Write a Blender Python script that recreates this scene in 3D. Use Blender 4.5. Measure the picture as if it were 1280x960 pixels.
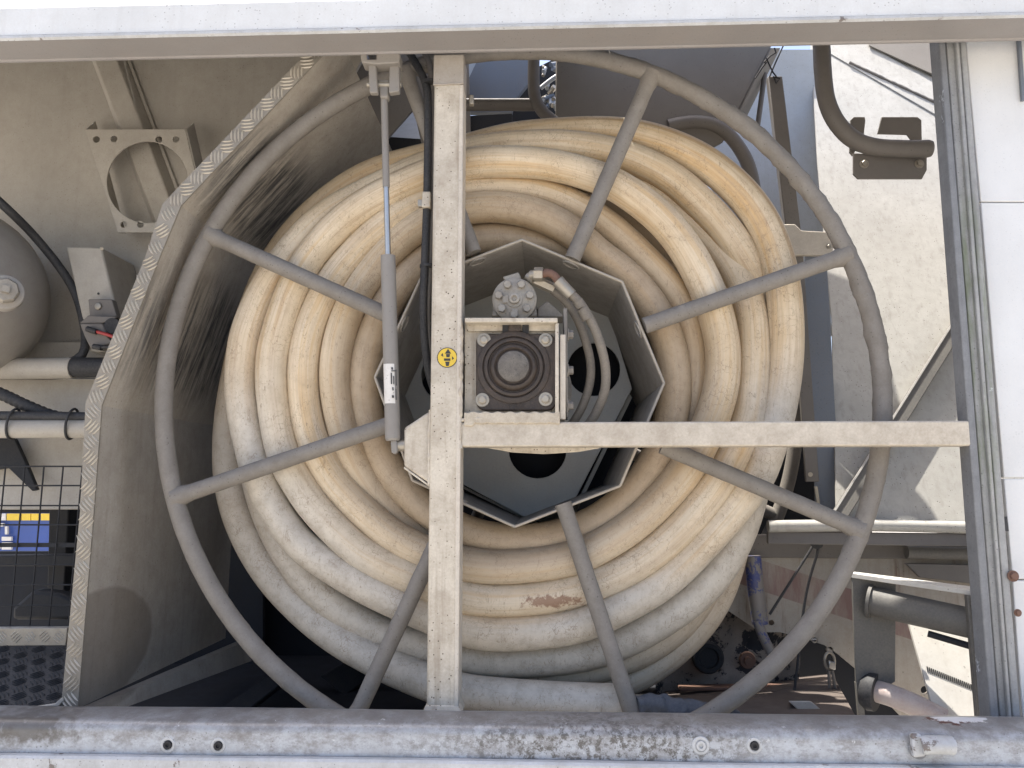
import bpy, bmesh, math, random
from mathutils import Vector, Matrix, noise
random.seed(7)
S = bpy.context.scene
for o in list(bpy.data.objects): bpy.data.objects.remove(o)
C = S.collection
R = math.radians

# ------------------------------------------------------------------ camera, sky, sun
CAM_LOC = Vector((0, -1.256, 0)); PITCH = R(7.2); YAW = R(2.3); F = 1004.0
cd = bpy.data.cameras.new('camera'); cam = bpy.data.objects.new('camera', cd); C.objects.link(cam)
cam.location = CAM_LOC; cam.rotation_euler = (R(90) + PITCH, 0, YAW)
cd.sensor_width = 36; cd.lens = 36 * F / 1280; cd.clip_start = 0.02; cd.clip_end = 3000
S.camera = cam
SUN = Vector((-0.22, 0.12, 0.96)).normalized()
w = bpy.data.worlds.new('World'); S.world = w; w.use_nodes = True
nt = w.node_tree; bg = nt.nodes['Background']; sk = nt.nodes.new('ShaderNodeTexSky')
sk.sky_type = 'NISHITA'; sk.sun_disc = False
sk.sun_elevation = math.asin(SUN.z); sk.sun_rotation = math.atan2(SUN.x, SUN.y)
sk.dust_density = 4.0; sk.air_density = 0.8; sk.ozone_density = 1.0
nt.links.new(sk.outputs[0], bg.inputs[0]); bg.inputs[1].default_value = 0.15
sd = bpy.data.lights.new('sun', 'SUN'); sd.energy = 4.6; sd.angle = R(0.6); sd.color = (1.0, 0.95, 0.87)
so = bpy.data.objects.new('sun', sd); C.objects.link(so); so.location = SUN * 20
so.rotation_euler = SUN.to_track_quat('Z', 'Y').to_euler()
S.view_settings.view_transform = 'Standard'; S.view_settings.look = 'None'
S.view_settings.exposure = 1.38; S.view_settings.gamma = 1

# ------------------------------------------------------------------ helpers
RM = cam.rotation_euler.to_matrix()
def P(px, py, Y):
    """point at world depth Y that stands where the survey of the photograph puts it"""
    d = RM @ Vector(((px - 640) / F, (480 - py) / F, -1.0))
    t = (Y - CAM_LOC.y) / d.y
    return CAM_LOC + d * t
def mpp(Y): return (Y - CAM_LOC.y) / F          # metres per photograph pixel at depth Y

def thing(name, label, cat, loc, group=None):
    o = bpy.data.objects.new(name, None); C.objects.link(o); o.location = loc
    o.empty_display_size = 0.05
    o['label'] = label; o['category'] = cat
    if group: o['group'] = group
    return o
def tag(o, label, cat, group=None):
    o['label'] = label; o['category'] = cat
    if group: o['group'] = group
    return o
def mesh_obj(name, verts, faces, mat, parent=None, smooth=40, uvs=None, bevel=0, kind=None, origin=None):
    me = bpy.data.meshes.new(name)
    if origin is None:
        mn = Vector([min(v[i] for v in verts) for i in range(3)]); mx = Vector([max(v[i] for v in verts) for i in range(3)])
        origin = (mn + mx) / 2
    me.from_pydata([Vector(v) - origin for v in verts], [], faces); me.update()
    if uvs:
        ul = me.uv_layers.new(name='UVMap')
        k = 0
        for f in uvs:
            for uv in f: ul.data[k].uv = uv; k += 1
    if smooth:
        for p in me.polygons: p.use_smooth = True
        try: me.set_sharp_from_angle(angle=R(smooth))
        except Exception: pass
    bm = bmesh.new(); bm.from_mesh(me); bmesh.ops.recalc_face_normals(bm, faces=bm.faces); bm.to_mesh(me); bm.free()
    me.materials.append(mat)
    o = bpy.data.objects.new(name, me); C.objects.link(o)
    if parent:
        o.parent = parent
        o.location = origin - world_loc(parent)
    else: o.location = origin
    if bevel:
        m = o.modifiers.new('bevel', 'BEVEL'); m.width = bevel; m.segments = 2; m.limit_method = 'ANGLE'; m.angle_limit = R(35)
    if kind: o['kind'] = kind
    return o
def world_loc(o):
    v = Vector(o.location)
    while o.parent: o = o.parent; v += o.location
    return v

class MB:
    def __init__(s): s.v = []; s.f = []; s.uv = []; s.hasuv = False
    def add(s, v, f, uv=None):
        b = len(s.v); s.v += [Vector(x) for x in v]; s.f += [tuple(i + b for i in q) for q in f]
        if uv: s.uv += uv; s.hasuv = True
        return s
    def box(s, x0, x1, y0, y1, z0, z1):
        v = [(x, y, z) for x in (x0, x1) for y in (y0, y1) for z in (z0, z1)]
        return s.add(v, [(0,1,3,2),(4,6,7,5),(0,4,5,1),(2,3,7,6),(0,2,6,4),(1,5,7,3)])
    def prism(s, pts, ext):                     # pts: 3-D polygon, ext: extrusion vector
        n = len(pts); ext = Vector(ext)
        v = [Vector(p) for p in pts] + [Vector(p) + ext for p in pts]
        f = [tuple(range(n)), tuple(range(2*n - 1, n - 1, -1))] + [(i, (i+1) % n, n + (i+1) % n, n + i) for i in range(n)]
        return s.add(v, f)
    def pp(s, px, Y, th):                       # surveyed outline on the plane Y, thickness th backwards
        return s.prism([P(a, b, Y) for a, b in px], (0, th, 0))
    def cyl(s, p0, p1, r0, r1=None, n=20, cap=True):
        p0 = Vector(p0); p1 = Vector(p1); r1 = r0 if r1 is None else r1
        d = (p1 - p0).normalized(); a = d.orthogonal().normalized(); b = d.cross(a)
        v = []
        for p, r in ((p0, r0), (p1, r1)):
            for i in range(n):
                t = 2*math.pi*i/n; v.append(p + a*(math.cos(t)*r) + b*(math.sin(t)*r))
        f = [(i, (i+1) % n, n + (i+1) % n, n + i) for i in range(n)]
        if cap: f += [tuple(range(n-1, -1, -1)), tuple(range(n, 2*n))]
        return s.add(v, f)
    def lathe(s, c, axis, prof, n=32):          # prof: (distance along axis, radius)
        c = Vector(c); d = Vector(axis).normalized(); a = d.orthogonal().normalized(); b = d.cross(a)
        v = []; f = []
        for h, r in prof:
            for i in range(n):
                t = 2*math.pi*i/n; v.append(c + d*h + a*(math.cos(t)*r) + b*(math.sin(t)*r))
        for k in range(len(prof) - 1):
            for i in range(n): f.append((k*n+i, k*n+(i+1) % n, (k+1)*n+(i+1) % n, (k+1)*n+i))
        f += [tuple(range(n-1, -1, -1)), tuple(range((len(prof)-1)*n, len(prof)*n))]
        return s.add(v, f)
    def build(s, name, mat, parent=None, **k):
        return mesh_obj(name, s.v, s.f, mat, parent, uvs=s.uv if s.hasuv else None, **k)

def catmull(pts, step=0.012, closed=False):
    out = []; n = len(pts)
    rng = range(n) if closed else range(n - 1)
    for i in rng:
        g = lambda k: Vector(pts[k % n]) if closed else Vector(pts[min(max(k, 0), n-1)])
        p0, p1, p2, p3 = g(i-1), g(i), g(i+1), g(i+2)
        m = max(1, int((p2 - p1).length / step))
        for j in range(m):
            t = j / m
            out.append(0.5*((2*p1) + (p2-p0)*t + (2*p0-5*p1+4*p2-p3)*t*t + (3*p1-p0-3*p2+p3)*t**3))
    if not closed: out.append(Vector(pts[-1]))
    return out
def tube_mb(path, r, n=24, closed=False, u0=0.0, rough=None, cap=True, up0=None):
    mb = MB(); N = len(path); v = []; us = []
    u = u0; nrm = None; fr = []
    for i in range(N):
        if closed: t = (path[(i+1) % N] - path[i-1]).normalized()
        else: t = (path[min(i+1, N-1)] - path[max(i-1, 0)]).normalized()
        if nrm is None:
            nrm = (Vector((0, -1, 0)) if up0 is None else Vector(up0))
            nrm = (nrm - t*nrm.dot(t)); nrm = nrm.normalized() if nrm.length > 1e-3 else t.orthogonal().normalized()
        else: nrm = (nrm - t*nrm.dot(t)).normalized()
        b = t.cross(nrm)
        if i: u += (path[i] - path[i-1]).length
        us.append(u)
        rr = r(i, u) if callable(r) else r
        for k in range(n):
            a = 2*math.pi*k/n
            d = nrm*math.cos(a) + b*math.sin(a)
            q = rr
            if rough: q += rough(path[i] + d*rr, i)
            v.append(path[i] + d*q)
    f = []; uv = []
    M = N if closed else N-1
    for i in range(M):
        i2 = (i+1) % N; ua = us[i]; ub = us[i2] if i2 else us[i] + (path[0]-path[-1]).length
        for k in range(n):
            k2 = (k+1) % n
            f.append((i*n+k, i*n+k2, i2*n+k2, i2*n+k))
            uv.append([(ua, k/n), (ua, (k+1)/n), (ub, (k+1)/n), (ub, k/n)])
    if not closed and cap:
        f.append(tuple(range(n-1, -1, -1))); uv.append([(0, 0)]*n)
        f.append(tuple(range((N-1)*n, N*n))); uv.append([(0, 0)]*n)
    return mb.add(v, f, uv), u
def tube(name, pts, r, mat, parent=None, step=0.012, n=18, closed=False, rough=None, **k):
    mb, _ = tube_mb(catmull([Vector(p) for p in pts], step, closed), r, n, closed, rough=rough)
    return mb.build(name, mat, parent, smooth=60, **k)
def pt(pts): return [P(*p) for p in pts]
def circ(cx, cy, r, n=24, a0=0): return [(cx + r*math.cos(a0+2*math.pi*i/n), cy + r*math.sin(a0+2*math.pi*i/n)) for i in range(n)]

def plate(name, outer, holes, origin, ex, ey, th, mat, parent=None, bev=0.0):
    """flat sheet with real holes; outer/holes in metres in the (ex, ey) plane; thickness runs to both sides of the plane"""
    cu = bpy.data.curves.new(name, 'CURVE'); cu.dimensions = '2D'; cu.fill_mode = 'BOTH'; cu.extrude = th/2 - bev; cu.bevel_depth = bev; cu.bevel_resolution = 1
    cu.offset = -bev
    for loop in [outer] + holes:
        sp = cu.splines.new('POLY'); sp.points.add(len(loop)-1); sp.use_cyclic_u = True
        for i, (a, b) in enumerate(loop): sp.points[i].co = (a, b, 0, 1)
    tmp = bpy.data.objects.new('tmp', cu); C.objects.link(tmp)
    dg = bpy.context.evaluated_depsgraph_get(); me = bpy.data.meshes.new_from_object(tmp.evaluated_get(dg))
    bpy.data.objects.remove(tmp); bpy.data.curves.remove(cu)
    ex = Vector(ex).normalized(); ey = Vector(ey).normalized(); ez = ex.cross(ey)
    M = Matrix((ex, ey, ez)).transposed().to_4x4(); me.transform(M)
    me.materials.clear(); me.materials.append(mat); me.name = name
    for p in me.polygons: p.use_smooth = False
    o = bpy.data.objects.new(name, me); C.objects.link(o)
    origin = Vector(origin)
    if parent: o.parent = parent; o.location = origin - world_loc(parent)
    else: o.location = origin
    return o
def plateY(name, outer_px, holes_px, Y, th, mat, parent=None, bev=0.0):
    o = P(*outer_px[0], Y)
    cv = lambda L: [((P(a, b, Y) - o).x, (P(a, b, Y) - o).z) for a, b in L]
    return plate(name, cv(outer_px), [cv(h) for h in holes_px], o, (1, 0, 0), (0, 0, 1), th, mat, parent, bev)

def bolt(name, c, axis, r, h, mat, parent, washer=True):
    m = MB(); ax = Vector(axis).normalized(); c = Vector(c)
    if washer: m.lathe(c, ax, [(0, r*1.5), (h*0.25, r*1.5)], 20)
    m.lathe(c + ax*h*0.25, ax, [(0, r), (h*0.7, r), (h*0.85, r*0.85)], 6)
    return m.build(name, mat, parent, smooth=30)

# ------------------------------------------------------------------ materials
def newmat(name):
    m = bpy.data.materials.new(name); m.use_nodes = True
    n = m.node_tree.nodes; return m, m.node_tree, n['Principled BSDF']
def L(nt, a, b): nt.links.new(a, b)
def ramp(nt, src, p0, p1, c0=(0,0,0,1), c1=(1,1,1,1)):
    r = nt.nodes.new('ShaderNodeValToRGB'); e = r.color_ramp.elements
    e[0].position = p0; e[1].position = p1; e[0].color = c0; e[1].color = c1
    L(nt, src, r.inputs[0]); return r.outputs[0]
def noisen(nt, vec, scale, detail=6, rough=0.6, dist=0, typ=None):
    n = nt.nodes.new('ShaderNodeTexNoise'); n.inputs['Scale'].default_value = scale; n.inputs['Detail'].default_value = detail
    n.inputs['Roughness'].default_value = rough; n.inputs['Distortion'].default_value = dist
    if typ: n.noise_type = typ
    L(nt, vec, n.inputs['Vector']); return n.outputs[0]
def mapping(nt, vec, scale=(1,1,1), loc=(0,0,0), rot=(0,0,0)):
    m = nt.nodes.new('ShaderNodeMapping'); m.inputs['Scale'].default_value = scale; m.inputs['Location'].default_value = loc; m.inputs['Rotation'].default_value = rot
    L(nt, vec, m.inputs[0]); return m.outputs[0]
def mix(nt, fac, a, b, mode='MIX'):
    m = nt.nodes.new('ShaderNodeMix'); m.data_type = 'RGBA'; m.blend_type = mode
    for s, v in ((m.inputs[0], fac), (m.inputs[6], a), (m.inputs[7], b)):
        if hasattr(v, 'links') or hasattr(v, 'is_linked'): L(nt, v, s)
        elif isinstance(v, (int, float)): s.default_value = v
        else: s.default_value = (*v, 1) if len(v) == 3 else v
    return m.outputs[2]
def mth(nt, op, a, b=0.0, c=None):
    m = nt.nodes.new('ShaderNodeMath'); m.operation = op
    for s, v in zip(m.inputs, (a, b, c)):
        if v is None: continue
        if hasattr(v, 'is_linked'): L(nt, v, s)
        else: s.default_value = v
    return m.outputs[0]
def pos(nt):
    g = nt.nodes.new('ShaderNodeNewGeometry'); return g.outputs['Position']
def bump(nt, bs, h, strength=0.3, dist=0.002):
    b = nt.nodes.new('ShaderNodeBump'); b.inputs['Strength'].default_value = strength; b.inputs['Distance'].default_value = dist
    L(nt, h, b.inputs['Height']); L(nt, b.outputs[0], bs.inputs['Normal']); return b
def vary(c, k): return tuple(min(1, x*k) for x in c)

def paint(name, col, dirt=(0.16, 0.13, 0.10), amt=0.45, rough=0.5, specks=0.5, streak=0.3, bstr=0.25, metal=0.0, chips=None, chipamt=0.0, sc=1.0, extra=None):
    """worn, dusty paint or metal: cloudy dirt, run marks, dark specks and optional chips"""
    m, nt, bs = newmat(name); p = pos(nt)
    big = noisen(nt, p, 5*sc, 5, 0.6); mid = noisen(nt, p, 28*sc, 8, 0.7); fine = noisen(nt, p, 260*sc, 4, 0.75)
    c = mix(nt, ramp(nt, big, 0.3, 0.7), vary(col, 0.88), vary(col, 1.06))
    d1 = ramp(nt, mid, 0.42, 0.78); c = mix(nt, mth(nt, 'MULTIPLY', d1, amt), c, dirt)
    c = mix(nt, mth(nt, 'MULTIPLY', ramp(nt, fine, 0.35, 0.75), 0.35), c, vary(dirt, 1.3))
    if streak:
        st = noisen(nt, mapping(nt, p, (60*sc, 60*sc, 3*sc)), 1.0, 4, 0.6)
        c = mix(nt, mth(nt, 'MULTIPLY', ramp(nt, st, 0.52, 0.75), streak), c, dirt)
    if specks:
        v = nt.nodes.new('ShaderNodeTexVoronoi'); v.inputs['Scale'].default_value = 150*sc; L(nt, p, v.inputs['Vector'])
        th = nt.nodes.new('ShaderNodeTexNoise'); th.inputs['Scale'].default_value = 15*sc; L(nt, p, th.inputs['Vector'])
        lim = mth(nt, 'MULTIPLY', th.outputs[0], 0.30)
        sp = mth(nt, 'LESS_THAN', v.outputs['Distance'], lim)
        rnd = mth(nt, 'GREATER_THAN', v.outputs['Color'], 0.62)
        c = mix(nt, mth(nt, 'MULTIPLY', mth(nt, 'MULTIPLY', sp, rnd), specks), c, vary(dirt, 0.45))
    h = mth(nt, 'ADD', mth(nt, 'MULTIPLY', mid, 0.6), mth(nt, 'MULTIPLY', fine, 0.4))
    if chips:
        n1 = noisen(nt, p, 14*sc, 9, 0.72, 0.4)
        k = ramp(nt, n1, 0.66 - chipamt, 0.68 - chipamt)
        c = mix(nt, k, c, chips); h = mth(nt, 'SUBTRACT', h, mth(nt, 'MULTIPLY', k, 0.8))
    if extra: c = extra(nt, p, c)
    L(nt, c, bs.inputs['Base Color'])
    r = mth(nt, 'ADD', rough - 0.1, mth(nt, 'MULTIPLY', mid, 0.25)); L(nt, r, bs.inputs['Roughness'])
    bs.inputs['Metallic'].default_value = metal
    bump(nt, bs, h, bstr, 0.0015)
    return m
def blob(nt, p, c, r, wob=0.35, nscale=8, soft=0.25, stretch=(1,1,1), rot=(0,0,0)):
    """mask of a stain with an uneven outline around the point c"""
    q = nt.nodes.new('ShaderNodeVectorMath'); q.operation = 'SUBTRACT'; L(nt, p, q.inputs[0]); q.inputs[1].default_value = tuple(c)
    mm = mapping(nt, q.outputs[0], tuple(s/r for s in stretch), rot=rot)
    ln = nt.nodes.new('ShaderNodeVectorMath'); ln.operation = 'LENGTH'; L(nt, mm, ln.inputs[0])
    n = noisen(nt, p, nscale, 5, 0.65)
    d = mth(nt, 'ADD', ln.outputs['Value'], mth(nt, 'MULTIPLY', mth(nt, 'SUBTRACT', n, 0.5), wob*2))
    return ramp(nt, d, 1.0 - soft, 1.0 + soft*0.3, (1,1,1,1), (0,0,0,1))

M = {}
M['beam_white'] = paint('beam_white', (0.62, 0.63, 0.62), (0.38, 0.36, 0.33), 0.22, 0.35, 0.5, 0.15, 0.12)
GR_Z = P(640, 921, -0.02).z
def grime(nt, p, c):
    sx = nt.nodes.new('ShaderNodeSeparateXYZ'); L(nt, p, sx.inputs[0])
    n1 = noisen(nt, mapping(nt, p, (1, 1, 1.6)), 30, 10, 0.8, 0.0)
    g = ramp(nt, n1, 0.46, 0.62)
    up = ramp(nt, mth(nt, 'ADD', mth(nt, 'MULTIPLY', mth(nt, 'SUBTRACT', sx.outputs[2], GR_Z), 18.0), mth(nt, 'MULTIPLY', n1, 1.2)), 0.35, 0.95)
    c = mix(nt, mth(nt, 'MULTIPLY', up, 0.75), c, (0.15, 0.135, 0.12))
    c = mix(nt, mth(nt, 'MULTIPLY', g, 0.6), c, (0.13, 0.12, 0.115))
    gb = blob(nt, p, P(760, 935, -0.02), 0.30, 0.5, 12, 0.6, (1, 1, 5))
    c = mix(nt, mth(nt, 'MULTIPLY', gb, ramp(nt, noisen(nt, p, 90, 8, 0.8), 0.48, 0.56)), c, (0.085, 0.08, 0.075))
    n2 = noisen(nt, mapping(nt, p, (1, 1, 1), (3, 1, 2)), 55, 10, 0.8, 0.0)
    c = mix(nt, ramp(nt, n2, 0.62, 0.66), c, (0.66, 0.67, 0.67))
    c = mix(nt, blob(nt, p, P(1197, 902, 0.0), 0.055, 0.7, 60, 0.08, (1.25, 0.3, 9.0)), c, (0.085, 0.03, 0.025))
    wr = blob(nt, p, P(1215, 906, -0.01), 0.05, 0.9, 80, 0.08, (1.2, 0.3, 14.0)); c = mix(nt, wr, c, (0.62, 0.62, 0.62))
    c = mix(nt, mth(nt, 'MULTIPLY', blob(nt, p, P(50, 902, 0.02), 0.10, 0.9, 60, 0.5, (1, 0.5, 3.5)), 0.8), c, (0.06, 0.05, 0.04))
    return c
M['beam_low'] = paint('beam_low', (0.41, 0.44, 0.475), (0.19, 0.175, 0.16), 0.4, 0.30, 0.6, 0.2, 0.25, extra=grime)
M['beam_lip'] = paint('beam_lip', (0.46, 0.475, 0.49), (0.2, 0.19, 0.17), 0.55, 0.4, 0.5, 0.1, 0.35, chips=(0.14, 0.12, 0.11), chipamt=0.05)
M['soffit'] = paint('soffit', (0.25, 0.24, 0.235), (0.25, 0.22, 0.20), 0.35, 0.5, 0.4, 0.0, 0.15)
M['frame_cream'] = paint('frame_cream', (0.55, 0.50, 0.41), (0.20, 0.15, 0.10), 0.68, 0.42, 1.0, 0.6, 0.45)
M['weld'] = paint('weld', (0.52, 0.46, 0.36), (0.15, 0.11, 0.07), 0.6, 0.4, 0.9, 0.0, 1.0, sc=2.0)
M['bar_cream'] = paint('bar_cream', (0.54, 0.487, 0.40), (0.19, 0.145, 0.10), 0.62, 0.42, 1.0, 0.1, 0.45)
M['reel_grey'] = paint('reel_grey', (0.215, 0.198, 0.175), (0.09, 0.075, 0.062), 0.45, 0.62, 0.5, 0.0, 0.5)
M['drum_grey'] = paint('drum_grey', (0.34, 0.315, 0.28), (0.11, 0.095, 0.08), 0.5, 0.6, 0.3, 0.1, 0.2)
M['post_top'] = paint('post_top', (0.34, 0.31, 0.27), (0.16, 0.13, 0.1), 0.5, 0.5, 0.5, 0.2, 0.3)
M['edge_cream'] = paint('edge_cream', (0.55, 0.50, 0.42), (0.25, 0.2, 0.15), 0.4, 0.5, 0.3, 0.0, 0.2)
M['galv'] = paint('galv', (0.35, 0.355, 0.345), (0.36, 0.34, 0.30), 0.55, 0.5, 0.3, 0.1, 0.3, metal=0.3)
M['strut_grey'] = paint('strut_grey', (0.22, 0.205, 0.185), (0.16, 0.14, 0.12), 0.35, 0.5, 0.3, 0.0, 0.2)
M['chrome'] = paint('chrome', (0.55, 0.54, 0.52), (0.3, 0.26, 0.2), 0.3, 0.35, 0.2, 0.0, 0.05, metal=1.0)
M['drum_rim'] = paint('drum_rim', (0.36, 0.325, 0.27), (0.2, 0.16, 0.12), 0.4, 0.5, 0.3, 0.0, 0.2)
M['zinc'] = paint('zinc', (0.36, 0.335, 0.285), (0.2, 0.15, 0.1), 0.35, 0.4, 0.2, 0.0, 0.2, metal=0.5)
M['wall_beige'] = paint('wall_beige', (0.40, 0.373, 0.328), (0.22, 0.19, 0.15), 0.35, 0.55, 0.35, 0.15, 0.12)
M['part_beige'] = paint('part_beige', (0.41, 0.38, 0.33), (0.2, 0.17, 0.13), 0.35, 0.5, 0.3, 0.1, 0.12)
M['tank'] = paint('tank', (0.34, 0.32, 0.285), (0.22, 0.18, 0.16), 0.35, 0.5, 0.3, 0.0, 0.12)
M['tread_bright'] = paint('tread_bright', (0.25, 0.225, 0.185), (0.13, 0.11, 0.085), 0.5, 0.5, 0.3, 0.0, 0.2, metal=0.1)
M['tread_bar'] = paint('tread_bar', (0.50, 0.46, 0.39), (0.3, 0.26, 0.2), 0.2, 0.35, 0.2, 0.0, 0.15, metal=0.1)
M['rubber'] = paint('rubber', (0.022, 0.023, 0.026), (0.09, 0.085, 0.08), 0.35, 0.6, 0.2, 0.0, 0.3)
M['dark_metal'] = paint('dark_metal', (0.024, 0.026, 0.030), (0.05, 0.045, 0.04), 0.4, 0.6, 0.2, 0.1, 0.2)
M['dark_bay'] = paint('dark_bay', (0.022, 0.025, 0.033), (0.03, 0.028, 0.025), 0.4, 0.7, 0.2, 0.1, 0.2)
M['bearing'] = paint('bearing', (0.018, 0.0125, 0.0095), (0.085, 0.060, 0.043), 0.6, 0.55, 0.5, 0.0, 1.0, sc=2.2)
M['bearing_core'] = paint('bearing_core', (0.15, 0.135, 0.115), (0.03, 0.024, 0.02), 0.8, 0.6, 1.0, 0.0, 0.9, sc=2)
M['motor'] = paint('motor', (0.36, 0.33, 0.28), (0.12, 0.10, 0.08), 0.55, 0.5, 0.4, 0.0, 0.4, metal=0.2)
M['hyd_hose'] = paint('hyd_hose', (0.13, 0.115, 0.095), (0.26, 0.22, 0.17), 0.5, 0.65, 0.4, 0.0, 0.5, sc=1.5)
M['steel_blue'] = paint('steel_blue', (0.13, 0.155, 0.195), (0.16, 0.15, 0.14), 0.3, 0.55, 0.4, 0.1, 0.15)
M['panel_blue'] = paint('panel_blue', (0.40, 0.43, 0.46), (0.26, 0.25, 0.23), 0.3, 0.5, 0.4, 0.2, 0.12)
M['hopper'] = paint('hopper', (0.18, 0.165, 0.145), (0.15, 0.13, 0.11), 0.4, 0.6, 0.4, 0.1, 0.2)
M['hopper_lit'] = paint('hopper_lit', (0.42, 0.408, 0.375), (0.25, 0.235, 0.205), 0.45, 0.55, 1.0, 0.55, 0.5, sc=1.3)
M['pipe_grey'] = paint('pipe_grey', (0.155, 0.14, 0.125), (0.11, 0.10, 0.09), 0.4, 0.6, 0.6, 0.0, 0.4)
M['white_panel'] = paint('white_panel', (0.62, 0.625, 0.62), (0.55, 0.53, 0.50), 0.15, 0.3, 0.15, 0.15, 0.03)
def algae(nt, p, c):
    n = noisen(nt, mapping(nt, p, (40, 40, 5)), 1.0, 6, 0.7)
    b = blob(nt, p, P(1225, 440, 0.08), 0.30, 0.35, 10, 0.4, (9, 1, 0.9))
    return mix(nt, mth(nt, 'MULTIPLY', b, ramp(nt, n, 0.44, 0.66)), c, (0.15, 0.175, 0.10))
M['stile'] = paint('stile', (0.34, 0.34, 0.33), (0.12, 0.12, 0.12), 0.5, 0.5, 0.5, 0.5, 0.4, chips=(0.60, 0.62, 0.62), chipamt=0.0, extra=algae)
M['stile_edge'] = paint('stile_edge', (0.20, 0.205, 0.21), (0.07, 0.07, 0.075), 0.5, 0.55, 0.5, 0.5, 0.5, chips=(0.45, 0.48, 0.52), chipamt=0.03)
M['yellow'] = paint('yellow', (0.72, 0.50, 0.04), (0.3, 0.2, 0.05), 0.25, 0.4, 0.3, 0.0, 0.1)
M['ink'] = paint('ink', (0.02, 0.02, 0.02), (0.05, 0.05, 0.05), 0.2, 0.5, 0.0, 0.0, 0.0)
M['label_white'] = paint('label_white', (0.66, 0.64, 0.60), (0.3, 0.26, 0.22), 0.3, 0.5, 0.5, 0.0, 0.05)
M['red'] = paint('red', (0.42, 0.04, 0.035), (0.1, 0.03, 0.03), 0.3, 0.4, 0.2, 0.0, 0.1)
M['blue'] = paint('blue', (0.025, 0.045, 0.20), (0.14, 0.125, 0.12), 0.8, 0.45, 0.4, 0.1, 0.2, chips=(0.20, 0.18, 0.16), chipamt=0.20)
M['blue_clean'] = paint('blue_clean', (0.02, 0.07, 0.30), (0.1, 0.1, 0.15), 0.2, 0.4, 0.1, 0.0, 0.05)
M['crust'] = paint('crust', (0.25, 0.22, 0.19), (0.12, 0.09, 0.07), 0.5, 0.7, 0.6, 0.1, 0.6, chips=(0.012, 0.013, 0.018), chipamt=0.12)
def faded(nt, p, c):                            # faded red band printed along the bumper, rust runs
    sx = nt.nodes.new('ShaderNodeSeparateXYZ'); L(nt, p, sx.inputs[0])
    zz = mth(nt, 'ADD', sx.outputs[2], mth(nt, 'MULTIPLY', sx.outputs[0], 0.32))
    n = noisen(nt, mapping(nt, p, (30, 30, 6)), 1.0, 6, 0.7)
    a = mth(nt, 'COMPARE', zz, FADE_Z, 0.032)
    c = mix(nt, mth(nt, 'MULTIPLY', a, ramp(nt, n, 0.3, 0.6)), c, (0.22, 0.135, 0.115))
    n2 = noisen(nt, mapping(nt, p, (50, 50, 4), (2, 5, 1)), 1.0, 5, 0.7)
    return mix(nt, ramp(nt, n2, 0.56, 0.72), c, (0.16, 0.10, 0.07))
FADE_Z = P(1000, 735, 0.50).z + 0.32*P(1000, 735, 0.50).x
M['bumper'] = paint('bumper', (0.36, 0.33, 0.28), (0.2, 0.15, 0.11), 0.5, 0.55, 0.6, 0.3, 0.3, extra=faded)
M['roller'] = paint('roller', (0.10, 0.096, 0.088), (0.17, 0.155, 0.13), 0.5, 0.6, 0.5, 0.0, 0.35)
M['rust'] = paint('rust', (0.17, 0.09, 0.06), (0.07, 0.045, 0.035), 0.5, 0.7, 0.4, 0.0, 0.5)
M['brown_floor'] = paint('brown_floor', (0.12, 0.095, 0.08), (0.05, 0.04, 0.035), 0.5, 0.7, 0.4, 0.0, 0.4)
M['sheet_white'] = paint('sheet_white', (0.60, 0.58, 0.53), (0.35, 0.31, 0.26), 0.3, 0.5, 0.5, 0.3, 0.2)
M['pinkpipe'] = paint('pinkpipe', (0.52, 0.46, 0.42), (0.28, 0.17, 0.14), 0.5, 0.5, 0.4, 0.0, 0.3)
M['sleeve'] = paint('sleeve', (0.05, 0.058, 0.075), (0.12, 0.12, 0.12), 0.5, 0.8, 0.4, 0.0, 0.9)
M['concrete'] = paint('concrete', (0.40, 0.375, 0.335), (0.28, 0.26, 0.225), 0.4, 0.8, 0.2, 0.0, 0.3, sc=0.3)

def guard_extra(nt, p, c):                      # black rubbing marks, a dried splash and dust on the guard sheet
    st = noisen(nt, mapping(nt, p, (7, 70, 7)), 1.0, 6, 0.7, 0.4)
    s2 = ramp(nt, st, 0.40, 0.58)
    a = blob(nt, p, P(335, 245, 0.33), 0.17, 0.3, 9, 0.5, (1.7, 0.45, 0.9), (0, R(38), 0))
    b = blob(nt, p, P(240, 415, 0.36), 0.17, 0.3, 9, 0.5, (1.7, 0.45, 0.9), (0, R(15), 0))
    k = mth(nt, 'MULTIPLY', mth(nt, 'MAXIMUM', a, b), s2)
    c = mix(nt, mth(nt, 'MULTIPLY', k, 0.85), c, (0.03, 0.033, 0.038))
    d = blob(nt, p, P(108, 810, 0.15), 0.105, 0.06, 8, 0.06, (0.55, 0.55, 1.0))
    c = mix(nt, mth(nt, 'MULTIPLY', d, 0.5), c, (0.13, 0.105, 0.08))
    return c
M['guard'] = paint('guard', (0.42, 0.385, 0.33), (0.18, 0.145, 0.11), 0.4, 0.5, 0.5, 0.25, 0.15, extra=guard_extra)

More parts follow.
